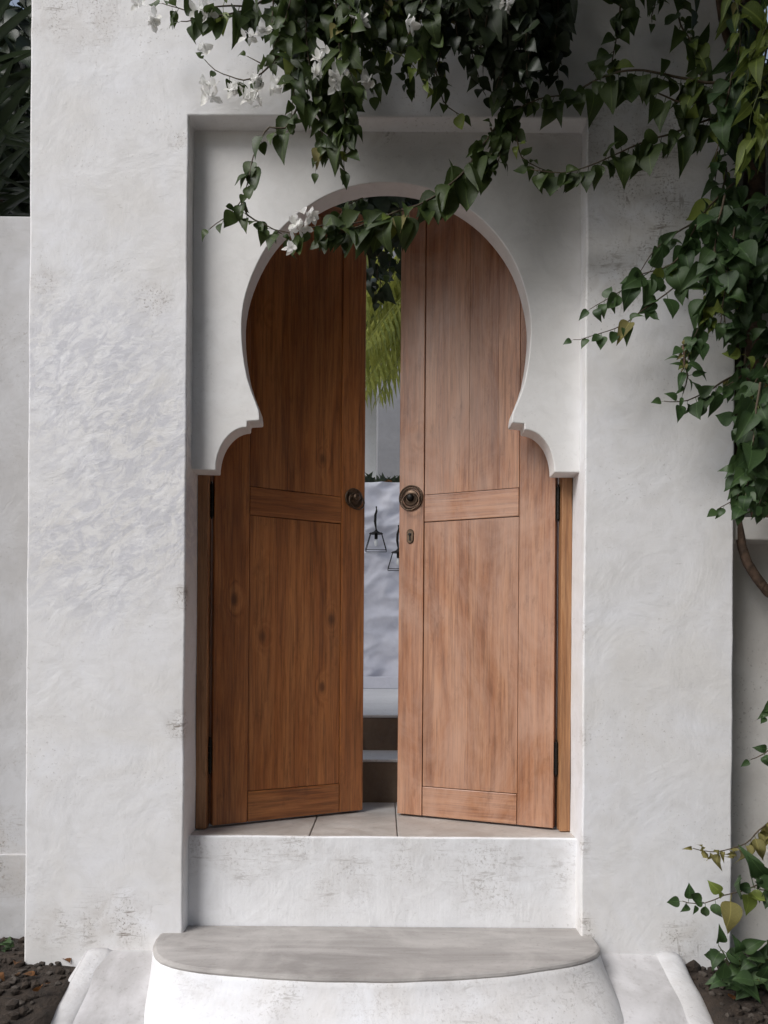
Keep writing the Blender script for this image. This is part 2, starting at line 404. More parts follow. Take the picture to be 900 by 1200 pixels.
kprof = [(-.075,-.16), (-.062,-.05), (-.054,-.012), (-.044,.003), (-.030,.010), (-.012,.0125), (.006,.012), (.022,.009), (.034,.002), (.044,-.008), (.06,-.16)]
for s, nm in ((-1, 'left'), (1, 'right')):
    pts = [Vector((s*(.885 + .016*nz((y, s, 0), 2)), y, path_z(.8, y)-.006)) for y in [.004 - i*.025 for i in range(100)]]
    kb = swept('kerb', kprof, pts, M['kerb'], .0045, s*3)
    tag(kb, 'rounded white plaster kerb beside the soil bed, %s of the steps' % nm, 'kerb', 'kerbs along the path')

# ------------------------------------------------------------------ portal wall with arch panel
ZTOP = 3.42
XL, XR = P(31, 700, 0).x, P(860, 700, 0).x
RX = .622; RZ = P(450, 137, 0).z
def cuts(vals, step):
    out = []
    for a, b in zip(vals, vals[1:]):
        m = max(1, round((b-a)/step)); out += [a + (b-a)*i/m for i in range(m)]
    return out + [vals[-1]]
def wall_bm(xs, zs, hole, y0, y1, wob=.003, seed=0):
    bm = bmesh.new(); V = {}
    def vert(i, j):
        if (i, j) not in V: V[(i, j)] = bm.verts.new((xs[i], y0, zs[j]))
        return V[(i, j)]
    fs = []
    for i in range(len(xs)-1):
        for j in range(len(zs)-1):
            if hole and hole((xs[i]+xs[i+1])/2, (zs[j]+zs[j+1])/2): continue
            fs.append(bm.faces.new((vert(i,j), vert(i+1,j), vert(i+1,j+1), vert(i,j+1))))
    r = bmesh.ops.extrude_face_region(bm, geom=fs)
    for v in r['geom']:
        if isinstance(v, bmesh.types.BMVert): v.co.y = y1
    for v in bm.verts:
        c = v.co
        v.co = c + Vector((nz((c.x+seed, 0, c.z), 3.5)+.5*nz((c.x, 4, c.z+seed), 13), .7*nz((c.x, 7, c.z+seed), 3), .6*nz((c.x, 9, c.z), 6)))*wob
    return bm
def bevelled(o, wd=.007, seg=3):
    for p in o.data.polygons: p.use_smooth = True
    m = o.modifiers.new('bevel', 'BEVEL'); m.width = wd; m.segments = seg; m.limit_method = 'ANGLE'; m.angle_limit = R(50); m.harden_normals = True
    return o
portal = empty('portal_wall', (0, 0, 0))
tag(portal, 'tall white plaster gateway wall with horseshoe arch surround around the wooden doors', 'wall')
xs = cuts([XL, -RX, RX, XR], .05); zs = cuts([-.1, RZ, ZTOP], .05)
bevelled(bobj('wall', wall_bm(xs, zs, lambda x, z: abs(x) < RX and z < RZ, 0, .20), M['wall'], portal))
# arch panel outline (right half measured from the photo, in panel plane Y=.07)
def X_(px): return (px-450)*(.07+D0)/F
def Z_(py): return EYE - (py-764)*(.07+D0)/F
rad = X_(450+169.5); zc = Z_(388); rv = Z_(213.5)-zc
half = []                                  # from top centre down the right side
for i in range(0, 25):
    a = math.pi/2 - math.pi/2*i/24
    half.append((rad*math.cos(a), zc + rv*math.sin(a)))
half += [(X_(450+dx), Z_(y)) for dx, y in ((169.3,400),(168.4,415),(166.3,430),(163.0,445),(158.3,459),(153,472),(149.2,482),(148.2,489),(148.2,494),(162.5,495),(163,502))]
for i in range(1, 13):
    a = math.pi/2*i/12
    half.append((X_(450+163 + (198.5-163)*math.sin(a)), Z_(502 + (552-502)*(1-math.cos(a)))))
bm = bmesh.new()
inner = half[::-1] + [(-x, z) for x, z in half[1:]]
outer = [(-RX-.003, Z_(552)), (-RX-.003, RZ+.004), (RX+.003, RZ+.004), (RX+.003, Z_(552))]
pts2 = []
for x, z in inner: pts2.append((x + nz((x, z, 0), 6)*.003, z + nz((x, z, 9), 6)*.003))
vv = [bm.verts.new((x, .07, z)) for x, z in pts2 + outer]
f = bm.faces.new(vv)
r = bmesh.ops.extrude_face_region(bm, geom=[f])
for v in r['geom']:
    if isinstance(v, bmesh.types.BMVert): v.co.y = .15
ap = bobj('arch_panel', bm, M['panel'], portal)
m = ap.modifiers.new('bevel', 'BEVEL'); m.width = .004; m.segments = 2; m.limit_method = 'ANGLE'; m.angle_limit = R(50); m.harden_normals = True
tag(ap, 'horseshoe arch cut from pale plaster')

# ------------------------------------------------------------------ garden walls on either side
def side_wall(name, x0, x1, top, label, plinth, band=None, mt='side', yf=.25):
    root = empty(name, ((x0+x1)/2, yf, 0)); tag(root, label, 'wall', 'garden walls beside the gateway')
    off = Vector(root.location)
    def pc(nm, y0, y1, z0, z1, mat, bv=.006):
        bm = wall_bm(cuts([x0, x1], .1), cuts([z0, z1], .08), None, y0, y1, .004, x0)
        o = bobj(nm, bm, mat, root, -off); bevelled(o, bv); return o
    pc('wall', yf, yf+.17, -.1, top, M[mt])
    pc('plinth', yf-.012, yf+.02, -.1, plinth, M[mt], .004)
    if band: pc('ledge', yf-.10, yf+.02, band[0], band[1], M[mt])
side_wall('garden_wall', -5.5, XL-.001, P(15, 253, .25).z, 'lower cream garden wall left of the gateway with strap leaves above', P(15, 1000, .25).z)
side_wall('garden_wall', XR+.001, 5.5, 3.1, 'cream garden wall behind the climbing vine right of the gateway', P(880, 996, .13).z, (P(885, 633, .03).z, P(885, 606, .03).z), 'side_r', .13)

# ------------------------------------------------------------------ steps
st = empty('threshold_step', (0, .07, TREAD)); off = Vector(st.location)
tag(st, 'straight white step with worn paint directly under the doors', 'step')
bm = wall_bm(cuts([-RX-.004, RX+.004], .06), cuts([-.05, SILL-.0005], .05), None, .07, .086, .0025, 5)
bevelled(bobj('riser', bm, M['riser'], st, -off), .005)
box_obj('core', -RX-.004, RX+.004, .09, .65, -.05, SILL-.022, M['slab'], st, 0, 2, off)
xa, xb = P(362, 970, .07).x, P(466, 970, .07).x
for x0, x1 in ((-RX-.004, xa-.0015), (xa+.0015, xb-.0015), (xb+.0015, RX+.004)):
    box_obj('slab', x0, x1, .0875, .655, SILL-.021, SILL+random.uniform(-.0012, .0012), M['slab'], st, .003, 2, off)
# lower, rounded step
ent = empty('entrance_step', (0, -.1, 0)); off = Vector(ent.location)
tag(ent, 'low rounded plaster step with grey cement tread, nearest the camera', 'step')
out = [P(186,1098,0), P(182,1108,0), P(183,1118,0), P(200,1130,0), P(260,1140,0), P(350,1147,0), P(440,1149,0), P(530,1145,0), P(600,1138,0), P(655,1129,0), P(690,1119,0), P(704,1110,0), P(700,1100,0)]
edge = []
for i, v in enumerate([(186,1098),(181,1107),(184,1120),(203,1130),(262,1138),(350,1143.5),(440,1145),(530,1142),(600,1135.5),(655,1127.5),(690,1119),(703,1110),(699,1101)]):
    d = F*(EYE-TREAD)/(v[1]-764)          # depth at which the tread's edge is seen
    edge.append(P(v[0], v[1], d-D0))
edge = [Vector((edge[0].x, .002, TREAD))] + edge + [Vector((edge[-1].x, .002, TREAD))]
es = spline(edge, .03)
cen = Vector((0, .02, 0))
def ring_at(dz, grow, wob=.004):
    res = []
    for p in es:
        dirv = Vector((p.x*.55, min(p.y, 0)-.08, 0)); dirv.normalize()
        q = Vector((p.x, p.y, TREAD+dz)) + dirv*grow
        q += Vector((nz(q, 7), nz(q+Vector((5,5,5)), 7), .5*nz(q+Vector((9,0,0)), 7)))*wob
        res.append(q)
    return res
lv = [(0, -.022), (-.0005, -.006), (-.004, .001), (-.010, .004), (-.016, .003), (-.03, -.004)]
bm = bmesh.new(); rows = [[bm.verts.new(q) for q in ring_at(dz, gr, .0035)] for dz, gr in lv]
for A, B in zip(rows, rows[1:]):
    for k in range(len(A)-1): bm.faces.new((A[k], A[k+1], B[k+1], B[k]))
back = [bm.verts.new((-RX-.003+(2*RX+.006)*i/12, .068, TREAD)) for i in range(13)]
bm.faces.new(list(rows[0]) + back[::-1])
bobj('tread', bm, M['cement'], ent, -off, smooth=False)
bm = bmesh.new()
lv = [(-.012, -.010), (-.015, .0035), (-.03, .003), (-.06, .004), (-.10, .005), (-.14, .006), (-.20, .008), (-.26, .009), (-.34, .01)]
rows = []
for dz, gr in lv:
    row = []; t = min(1, max(0, (-dz-.012)/.17))**1.5
    for p, q in zip(es, ring_at(dz, gr, .006)):
        a = math.atan2(max(-p.y, 0)*1.75, p.x)
        c_, s_ = math.cos(a), math.sin(a)
        foot = Vector((math.copysign(abs(c_)**.42, c_)*(.68 if c_ < 0 else .72), -.46*abs(s_)**.4, q.z))
        row.append(bm.verts.new(q.lerp(foot, t)))
    rows.append(row)
for A, B in zip(rows, rows[1:]):
    for k in range(len(A)-1): bm.faces.new((A[k], A[k+1], B[k+1], B[k]))
bobj('skirt', bm, M['skirt'], ent, -off, smooth=True)

# ------------------------------------------------------------------ door frame and the two leaves
HX, HY, DB, DT = .574, .176, SILL+.008, 2.765
fr = empty('door_frame', (0, .19, SILL)); off = Vector(fr.location); tag(fr, 'orange brown timber frame posts standing behind the arch panel', 'door frame')
for s in (-1, 1):
    a, b = sorted((s*.6215, s*(HX+.012)))
    box_obj('post', a, b, .152, .20, SILL+.003, 2.80, M['frame'], fr, .003, 2, off)
    a, b = sorted((s*.6215, s*(HX+(.018 if s > 0 else .026))))
    box_obj('rebate', a, b, .224, .262, SILL+.003, 2.80, M['frame'], fr, .002, 2, off)
box_obj('head', -HX-.004, HX+.004, .156, .26, 2.778, 2.815, M['frame'], fr, .003, 2, off)

def door_leaf(s, W, ang, label, mv, mh, upper, lower):
    """s=+1: leaf runs from its hinge towards +x"""
    root = empty('door_leaf', (-s*HX, HY, DB), s*ang); tag(root, label, 'door', 'pair of wooden door leaves')
    H = DT-DB; T = .042
    hs, ls = .128, .096
    z1, z2, z3 = .105, P(0, 604, HY).z, 0
    zm0 = EYE + (764-604.5)*2.69/F - DB; zm1 = EYE + (764-571)*2.69/F - DB; zt = H-.05
    def pc(nm, u0, u1, za, zb, y0=0., y1=T, mat=mv, bev=.0022):
        a, b = sorted((s*u0, s*u1)); return box_obj(nm, a, b, y0, y1, za, zb, mat, root, bev, 2)
    gp = .0011
    pc('stile', .004, hs-gp, 0, H); pc('stile', W-ls+gp, W, 0, H)
    for za, zb in ((0, z1-gp), (zm0+gp, zm1-gp), (zt+gp, H)):
        pc('rail', hs+gp, W-ls-gp, za, zb, .0012, T-.001, mh)
    pc('backing', hs-.012, W-ls+.012, .02, H-.02, .022, .032, mv, 0)
    def boards(cutsu, za, zb):
        e = [hs+gp] + [hs + (W-hs-ls)*c for c in cutsu] + [W-ls-gp]
        for i in range(len(e)-1):
            pc('board', e[i]+(.0001 if i else 0), e[i+1]-(.0001 if i < len(e)-2 else 0), za+gp, zb-gp, .0045+.0003*(i % 2), .020, mv, .0006)
    boards(upper, zm1, zt); boards(lower, z1, zm0)
    return root, dict(W=W, ls=ls, zm0=zm0, zm1=zm1)
WL, AL = .574, R(29.6)
WR_, AR = .570, R(23.6)
dl, il = door_leaf(1, WL, AL, 'darker orange brown left door leaf, opened further inwards', M['wood_l'], M['wood_lh'], (.42,), (.50,))
dr, ir = door_leaf(-1, WR_, AR, 'weathered right door leaf, sky sheen in its paler colour, with keyhole plate', M['wood_r'], M['wood_rh'], (.22, .52), (.52,))
def hinge(parent, s, z):
    bm = bmesh.new()
    for i in range(5): lathe_bm(bm, [(.0055, -.055+i*.022), (.0055, -.055+i*.022+.020)], 10, 'z', Vector((-s*.004, .006, z)))
    lathe_bm(bm, [(.003, -.062), (.003, .062)], 8, 'z', Vector((-s*.004, .006, z)))
    box(bm, *sorted((-s*.004, s*.003)), .008, .04, z-.05, z+.05)
    bobj('hinge', bm, M['iron'], parent)
for d_, s in ((dl, 1), (dr, -1)):
    hinge(d_, s, 1.09); hinge(d_, s, .235); hinge(d_, s, 1.9)
# left handle: round dark plate, boss and ring
def handle_left():
    u, z = WL-.047, P(416, 584, HY+.26).z - DB
    c = Vector((u, 0, z)); bm = bmesh.new()
    lathe_bm(bm, [(.036, 0), (.037, -.003), (.034, -.006), (.029, -.006), (.027, -.004), (.022, -.004), (.018, -.007), (.010, -.009), (.0095, -.016), (.013, -.022), (.014, -.028), (.010, -.033), (.002, -.034)], 32, 'y', c)
    h = bobj('handle_plate', bm, M['bronze'], dl, smooth=True); tag(h, 'dark round bronze handle plate')
    bm = bmesh.new(); torus_bm(bm, .030, .0032, c + Vector((.004, -.018, -.014)), R(-12)); bobj('ring', bm, M['bronze'], h, smooth=True)
    for dz, dx in ((.012, -.008), (.012, .010)):
        bm = bmesh.new(); lathe_bm(bm, [(.003, -.006), (.0028, -.009), (.001, -.0105)], 10, 'y', c+Vector((dx*2.2, 0, dz*1.6))); bobj('rivet', bm, M['brass'], h, smooth=True)
handle_left()
def handle_right():
    u, z = -(WR_-.046), P(480, 583, HY+.2).z - DB
    c = Vector((u, 0, z)); bm = bmesh.new()
    lathe_bm(bm, [(.030, 0), (.030, -.003), (.026, -.005), (.020, -.004), (.017, -.008), (.0145, -.008), (.013, -.003), (.004, -.003)], 32, 'y', c)
    h = bobj('handle_plate', bm, M['brass'], dr, smooth=True); tag(h, 'pierced brass rosette')
    for rr, th in ((.036, .0024), (.0445, .0026)):
        bm = bmesh.new(); torus_bm(bm, rr, th, c+Vector((0, -.003, 0))); bobj('rim', bm, M['brass'], h, smooth=True)
    bm = bmesh.new()
    for k in range(26):
        a = 2*math.pi*k/26
        torus_bm(bm, .0038, .0012, c + Vector((.0402*math.cos(a), -.0026, .0402*math.sin(a))), 0, 10, 5)
    bobj('fretwork', bm, M['brass'], h, smooth=True)
    bm = bmesh.new(); lathe_bm(bm, [(.0135, -.003), (.0135, -.006), (.012, -.016), (.008, -.019), (.002, -.020)], 20, 'y', c); bobj('boss', bm, M['iron'], h, smooth=True)
    bm = bmesh.new(); torus_bm(bm, .033, .0028, c + Vector((.004, -.016, -.016)), R(-14)); bobj('ring', bm, M['brass'], h, smooth=True)
    # keyhole plate
    c = Vector((u-.002, 0, P(478, 628, HY+.2).z - DB)); bm = bmesh.new()
    ringp = []
    for lay, (sc, y) in enumerate(((1, 0), (1, -.003), (.86, -.0045))):
        ring = []
        for k in range(24):
            a = 2*math.pi*k/24; x = .0135*sc*math.cos(a); zz = .0135*sc*math.sin(a) + (.0125 if math.sin(a) >= 0 else -.0125)
            ring.append(bm.verts.new(c + Vector((x, y, zz))))
        ringp.append(ring)
    for A, B in zip(ringp, ringp[1:]):
        for k in range(24): bm.faces.new((A[k], A[(k+1) % 24], B[(k+1) % 24], B[k]))
    bm.faces.new(ringp[-1]); bm.faces.new(ringp[0][::-1])
    kp = bobj('keyhole_plate', bm, M['bronze'], dr); tag(kp, 'oval dark keyhole plate')
    bm = bmesh.new(); lathe_bm(bm, [(.0055, -.0045), (.0055, -.0075), (.003, -.008)], 14, 'y', c+Vector((0, 0, .007))); box(bm, c.x-.0025, c.x+.0025, -.0068, -.004, c.z-.016, c.z+.004)
    bobj('keyhole', bm, M['iron'], kp)
handle_right()

# ------------------------------------------------------------------ courtyard behind the doors
t1 = P(446, 890, .65).z; t2 = P(446, 838, .93).z
def cstep(name, label, x, y0, y1, z0, z1, top):
    root = empty(name, (0, y0, z0)); tag(root, label, 'step', 'steps inside the gateway'); off = Vector(root.location)
    box_obj('riser', -x, x, y0, y1, z0, z1-.013, M['criser'], root, .003, 2, off)
    box_obj('tread', -x-.01, x+.01, y0-.004, y1+.2, z1-.012, z1, top, root, .004, 3, off)
cstep('courtyard_step', 'lower brown step with pale nosing seen between the doors', 1.1, .66, .92, -.05, t1, M['terrace'])
cstep('courtyard_step', 'upper brown step below the pale terrace seen between the doors', 1.6, .94, 1.15, -.05, t2, M['terrace'])
te = box_obj('terrace', -4, 4, 1.351, 12, -.2, t2-.0005, M['terrace'], None, 0); tag(te, kind='structure')
fl = box_obj('courtyard_floor', -4, 4, .21, .655, -.1, SILL-.006, M['slab'], None, 0)
# keep the floor clear of the threshold slabs
bpy.data.objects.remove(fl)
for s in (-1, 1):
    fl = box_obj('courtyard_floor', *sorted((s*(RX+.006), s*4)), .43, 1.35, -.1, SILL-.004, M['slab'], None, .002); tag(fl, kind='structure')
YW = 3.45
cw = empty('courtyard_wall', (0, YW, t2)); tag(cw, 'rough lilac white plaster wall seen through the door gap', 'wall'); off = Vector(cw.location)
ztop = P(446, 566, YW).z
bm = bmesh.new(); nx, nzz = 130, 110; x0, x1 = -1.3, 1.3
rows = []
for j in range(nzz+1):
    row = []
    for i in range(nx+1):
        x = x0+(x1-x0)*i/nx; z = t2 + (ztop-t2)*j/nzz
        q = Vector((x*.8+z*.35, 0, z*1.6-x*.5))
        h = abs(noise.noise(q*3.6))*.075 + abs(noise.noise(q*8.5+Vector((3,3,3))))*.035 + noise.noise(q*1.5)*.03 - .02
        row.append(bm.verts.new((x, YW - .02 + h, z)))
    rows.append(row)
for j in range(nzz):
    for i in range(nx): bm.faces.new((rows[j][i], rows[j][i+1], rows[j+1][i+1], rows[j+1][i]))
tp = [bm.verts.new((v.co.x, YW+.3, ztop)) for v in rows[-1]]
for i in range(nx): bm.faces.new((rows[-1][i], rows[-1][i+1], tp[i+1], tp[i]))
bobj('rough_face', bm, M['court'], cw, -off, smooth=True)
box_obj('wall', -4, -1.3, YW-.02, YW+.3, -.1, ztop, M['court'], cw, .004, 2, off)
box_obj('wall', 1.3, 4, YW-.02, YW+.3, -.1, ztop, M['court'], cw, .004, 2, off)
box_obj('plinth', -1.29, 1.29, YW-.10, YW-.055, t2, P(446, 793, YW-.1).z, M['court'], cw, .006, 3, off)

def lantern(px, py, label):
    top = P(px, py, YW-.09); root = empty('wire_lantern', top); tag(root, label, 'lantern', 'wire lanterns on the courtyard wall')
    w0, w1, h0, h1 = .040, .077, -.195, -.325
    bm = bmesh.new(); tube_bm(bm, [Vector((0, .04, .0)), Vector((0, 0, .0)), Vector((.002, 0, -.03)), Vector((-.006, 0, -.06)), Vector((-.008, 0, -.11)), Vector((0, 0, -.17))], [.004, .006, .008, .010, .010, .005], 8)
    bobj('hanger', bm, M['iron'], root)
    bm = bmesh.new(); lathe_bm(bm, [(.006, -.165), (.010, -.175), (.022, -.185), (.052, -.197), (.052, -.201), (.006, -.199)], 20, 'z'); bobj('cap', bm, M['iron'], root, smooth=True)
    bm = bmesh.new(); lathe_bm(bm, [(.010, -.199), (.012, -.205), (.012, -.235), (.008, -.24)], 14, 'z'); bobj('socket', bm, M['iron'], root)
    bm = bmesh.new(); lathe_bm(bm, [(.006, -.239), (.013, -.252), (.015, -.268), (.011, -.285), (.002, -.293)], 14, 'z'); bobj('bulb', bm, M['bulb'], root, smooth=True)
    c0 = [Vector((a*w0, b*w0, h0)) for a, b in ((1,1),(1,-1),(-1,-1),(-1,1))]; c1 = [Vector((a*w1, b*w1*.8, h1)) for a, b in ((1,1),(1,-1),(-1,-1),(-1,1))]
    for k in range(4):
        bm = bmesh.new(); tube_bm(bm, [c0[k], c1[k]], .0026, 6); bobj('bar', bm, M['iron'], root)
        bm = bmesh.new(); tube_bm(bm, [c1[k], c1[(k+1) % 4]], .0026, 6); bobj('bar', bm, M['iron'], root)
lantern(441, 594, 'black wire lantern hanging fully in view in the door gap')
lantern(467, 616, 'black wire lantern half hidden behind the right door leaf')

# houses behind the courtyard wall
gx = P(441, 520, 6.5).x
hs_ = empty('grey_house', (gx+2, 6.5, 0)); tag(hs_, 'grey plaster building behind the courtyard wall', 'building'); off = Vector(hs_.location)
box_obj('wall', gx, gx+5, 6.5, 9, -.1, 6.0, M['house'], hs_, .02, 2, off)
box_obj('roof', gx-.15, gx+5.1, 6.35, 9.1, 6.003, 6.2, M['house'], hs_, .02, 2, off)
hs_ = empty('white_house', (-2.5, 9.6, 0)); tag(hs_, 'bright white building at the left edge of the door gap', 'building'); off = Vector(hs_.location)
box_obj('wall', -6, .2, 9.6, 13, -.1, 6.6, M['housew'], hs_, .02, 2, off)
box_obj('roof', -6.1, .3, 9.5, 13.1, 6.603, 6.8, M['housew'], hs_, .02, 2, off)

# ------------------------------------------------------------------ foliage kit
def leaf_geo(width=.62, fold=.22, curl=.18, droop=.15, skew=0., wave=0., pet=.28):
    """unit leaf: petiole from the origin, blade hanging along -z, face towards -y; about 26 triangles"""
    V, Fc = [], []
    st_ = [(-.02, .08), (.03, .50), (.11, .82), (.24, 1.0), (.40, .97), (.56, .78), (.72, .50), (.86, .21), (1.0, 0.0)]
    def mid(t): return Vector((skew*t*t, -curl*math.sin(t*math.pi)*.35 + droop*t*t, -pet-t))
    for i, (t, wd) in enumerate(st_):
        c = mid(t); hw = wd*width/2
        dy = -fold*hw + wave*math.sin(t*11)
        V += [tuple(c + Vector((-hw, dy, .05*wd))), tuple(c), tuple(c + Vector((hw, -fold*hw - wave*math.sin(t*11+1.5), .05*wd)))]
    for i in range(len(st_)-1):
        a, b = i*3, i*3+3
        Fc += [(a, a+1, b+1, b), (a+1, a+2, b+2, b+1)]
    k = len(V)
    pr = .016
    for z in (0, -pet-.03):
        V += [(-pr, .004, z), (pr, .004, z), (0, .03, z)]
    Fc += [(k, k+1, k+4, k+3), (k+1, k+2, k+5, k+4), (k+2, k, k+3, k+5)]
    return V, Fc
GEO = [leaf_geo(.80,.4,.5,.35,.1,.03), leaf_geo(.72,.5,-.3,-.25,-.1,.03), leaf_geo(.70,.15,.6,.4,.12,.02), leaf_geo(.76,.22,.2,.12,.03), leaf_geo(.82,.12,.35,-.10,-.05,.015), leaf_geo(.68,.45,.1,.22,.05), leaf_geo(.86,.2,-.2,.05,0,.02), leaf_geo(.62,.8,.3,.3,-.06,.02), leaf_geo(.78,.3,.45,-.2,.08)]
LANCE = [leaf_geo(.34,.3,.3,.15,.05), leaf_geo(.40,.5,.2,.25,-.05,.01), leaf_geo(.36,.2,.5,-.1,.08)]
WITH = [leaf_geo(.55,1.4,.8,.5,.2,.09,.2), leaf_geo(.6,1.1,-.7,-.4,-.25,.1,.2), leaf_geo(.5,1.8,.5,.6,.1,.07,.2)]
_mc = {}
def leaf_mesh(kind, i, mat):
    key = (id(kind), i, mat)
    if key not in _mc:
        me = bpy.data.meshes.new('leaf'); me.from_pydata(*[kind[i][0], [], kind[i][1]])
        for p in me.polygons: p.use_smooth = True
        me.materials.append(M[mat]); me.update(); _mc[key] = me
    return _mc[key]
def frame(tip, nrm):
    Z = -tip.normalized(); Y = -nrm; Y = (Y - Z*Y.dot(Z))
    if Y.length < 1e-3: Y = Z.orthogonal()
    Y.normalize(); X = Y.cross(Z)
    return Matrix((X, Y, Z)).transposed()
LS = 1.16
GP = .62
class Plant:
    def __init__(self, name, base, label, cat, group=None):
        self.root = tag(empty(name, base), label, cat, group); self.off = Vector(base); self.leaves = []; self.rng = random.Random(hash(label) % 1000 if False else sum(map(ord, label)))
    def leaf(self, pos, tip, nrm, size, mat, kind=None):
        kind = kind or GEO; self.leaves.append((pos, frame(tip, nrm), size, mat, kind, self.rng.randrange(len(kind))))
    def stem(self, pts, r0, r1, mat='twig', name='stem', n=6):
        bm = bmesh.new(); m = len(pts)-1
        tube_bm(bm, pts, [r0+(r1-r0)*i/m for i in range(len(pts))], n)
        return bobj(name, bm, M[mat], self.root, -self.off, smooth=True)
    def strand(self, pix, size=.075, gap=.03, mat='leaf', r=(.0035, .0012), up=0., side=.55, kind=None, start=0., stemmat='twig', jit=.25, tipleaf=True, young=0.):
        pts = spline([P(*p) for p in pix], .02); rg = self.rng
        for i in range(1, len(pts)-1): pts[i] = pts[i] + Vector((nz(pts[i], 14), nz(pts[i]+Vector((4,4,4)), 14), nz(pts[i]+Vector((8,8,8)), 14)))*.006
        self.stem(pts, r[0], r[1], stemmat)
        L = 0; nxt = start*1.0; sgn = 1; tot = sum((b-a).length for a, b in zip(pts, pts[1:]))
        acc = 0
        for a, b in zip(pts, pts[1:]):
            acc += (b-a).length
            if acc < nxt: continue
            nxt = acc + GP*gap*rg.uniform(.6, 1.4)
            t = (b-a).normalized(); sgn = -sgn
            lat = t.cross(Vector((0, -1, .2))).normalized()*sgn
            tip = Vector((0, 0, -1 + up)) + lat*side*rg.uniform(.2, 1.4) + t*rg.uniform(0, .5) + Vector((rg.uniform(-1,1), rg.uniform(-1.1,.5), rg.uniform(-1,1)))*jit
            nrm = Vector((rg.uniform(-1,1), -1, rg.uniform(-.3,1.1)))
            fade = 1 - .45*max(0, acc/tot-.6)/.4
            m_ = 'young' if rg.random() < young + (.05 if mat in ('leaf', 'leafb') else 0) else ('dry' if mat in ('leaf', 'leafb') and rg.random() < .02 else mat)
            self.leaf(a, tip, nrm, LS*size*rg.uniform(.55, 1.3)*fade, m_, kind)
            if rg.random() < .5:
                self.leaf(a, Vector((rg.uniform(-1,1), rg.uniform(-1,.3), rg.uniform(-1,.6))), nrm, LS*size*rg.uniform(.4, .8), m_, kind)
        if tipleaf: self.leaf(pts[-1], (pts[-1]-pts[-3])+Vector((0,0,-.01)), Vector((0,-1,.3)), size*.55, mat, kind)
    def flower(self, pos, size):
        """cluster of papery white bracts"""
        rg = self.rng; V, Fc = [], []
        for c in range(rg.choice((3, 4, 5))):
            o = Vector((rg.uniform(-1,1), rg.uniform(-.7,.4), rg.uniform(-1,1)))*size*.55
            ax = Vector((rg.uniform(-1,1), rg.uniform(-1.3,0), rg.uniform(-1,.5))).normalized()
            for j in range(3):
                q = Matrix.Rotation(2*math.pi*j/3 + rg.uniform(-.2,.2), 3, ax)
                side = q @ ax.orthogonal().normalized(); d = (ax*.75 + side*.65).normalized()
                nrm = ax.cross(side)
                k = len(V); L = size*rg.uniform(.75, 1.05)
                for t, wd in ((0,.06),(.25,.55),(.55,.72),(.8,.45),(1,.0)):
                    cc = o + d*L*t + side*L*.28*t*t
                    for s in (-1, 0, 1):
                        V.append(tuple(cc + nrm*s*wd*L*.5 + ax*(abs(s)*wd*L*.16) + Vector((0,0,1))*L*.05*math.sin(t*9+s*2)))
                for i in range(4):
                    a, b = k+i*3, k+i*3+3
                    Fc += [(a, a+1, b+1, b), (a+1, a+2, b+2, b+1)]
        me = bpy.data.meshes.new('flower'); me.from_pydata(V, [], Fc)
        for p in me.polygons: p.use_smooth = True
        link('flower', me, M['bract'], self.root, pos-self.off)
    def done(self, limit=300):
        def key(s):
            c = s[0] + s[1] @ Vector((0, 0, -.7))*s[2]; x, y = proj(c)
            vis = -5 < x < 905 and -5 < y < 1205
            return (0 if vis else 1, -s[2]*F/max(c.y+D0, .2))
        ls = sorted(self.leaves, key=key)
        for pos, rot, size, mat, kind, i in ls[:limit]:
            if key((pos, rot, size, mat, kind, i))[0] and limit > 40: ls_rest = True
            o = bpy.data.objects.new('leaf', leaf_mesh(kind, i, mat)); COL.objects.link(o); o.parent = self.root
            o.matrix_local = Matrix.Translation(pos-self.off) @ rot.to_4x4() @ Matrix.Scale(size/1.15, 4)
        rest = ls[limit:]
        if rest:
            by = {}
            for s in rest: by.setdefault(s[3], []).append(s)
            for mat, lst in by.items():
                V, Fc = [], []
                for pos, rot, size, _, kind, i in lst:
                    k = len(V); gv, gf = kind[i]
                    V += [tuple(pos - self.off + rot @ (Vector(v)*(size/1.15))) for v in gv]
                    Fc += [tuple(a+k for a in f_) for f_ in gf]
                me = bpy.data.meshes.new('leaf_mass'); me.from_pydata(V, [], Fc)
                for p in me.polygons: p.use_smooth = True
                o = link('leaf_mass', me, M[mat], self.root); tag(o, kind='stuff')

# ------------------------------------------------------------------ bougainvillea over the gateway
bg_ = Plant('bougainvillea', (.25, .1, ZTOP), 'white flowering bougainvillea spilling over the top of the gateway', 'bougainvillea')
S = bg_.strand
# upper left sprigs
S([(345,-30,-.12),(300,4,-.14),(262,8,-.15),(225,14,-.14),(190,4,-.12)], .078, .035)
S([(300,10,-.13),(270,16,-.14),(240,22,-.15),(212,25,-.14)], .07, .035)
S([(360,20,-.15),(330,60,-.17),(296,92,-.18),(262,86,-.17),(240,70,-.16)], .055, .05)
S([(330,60,-.15),(318,78,-.15),(290,66,-.15)], .05, .04)
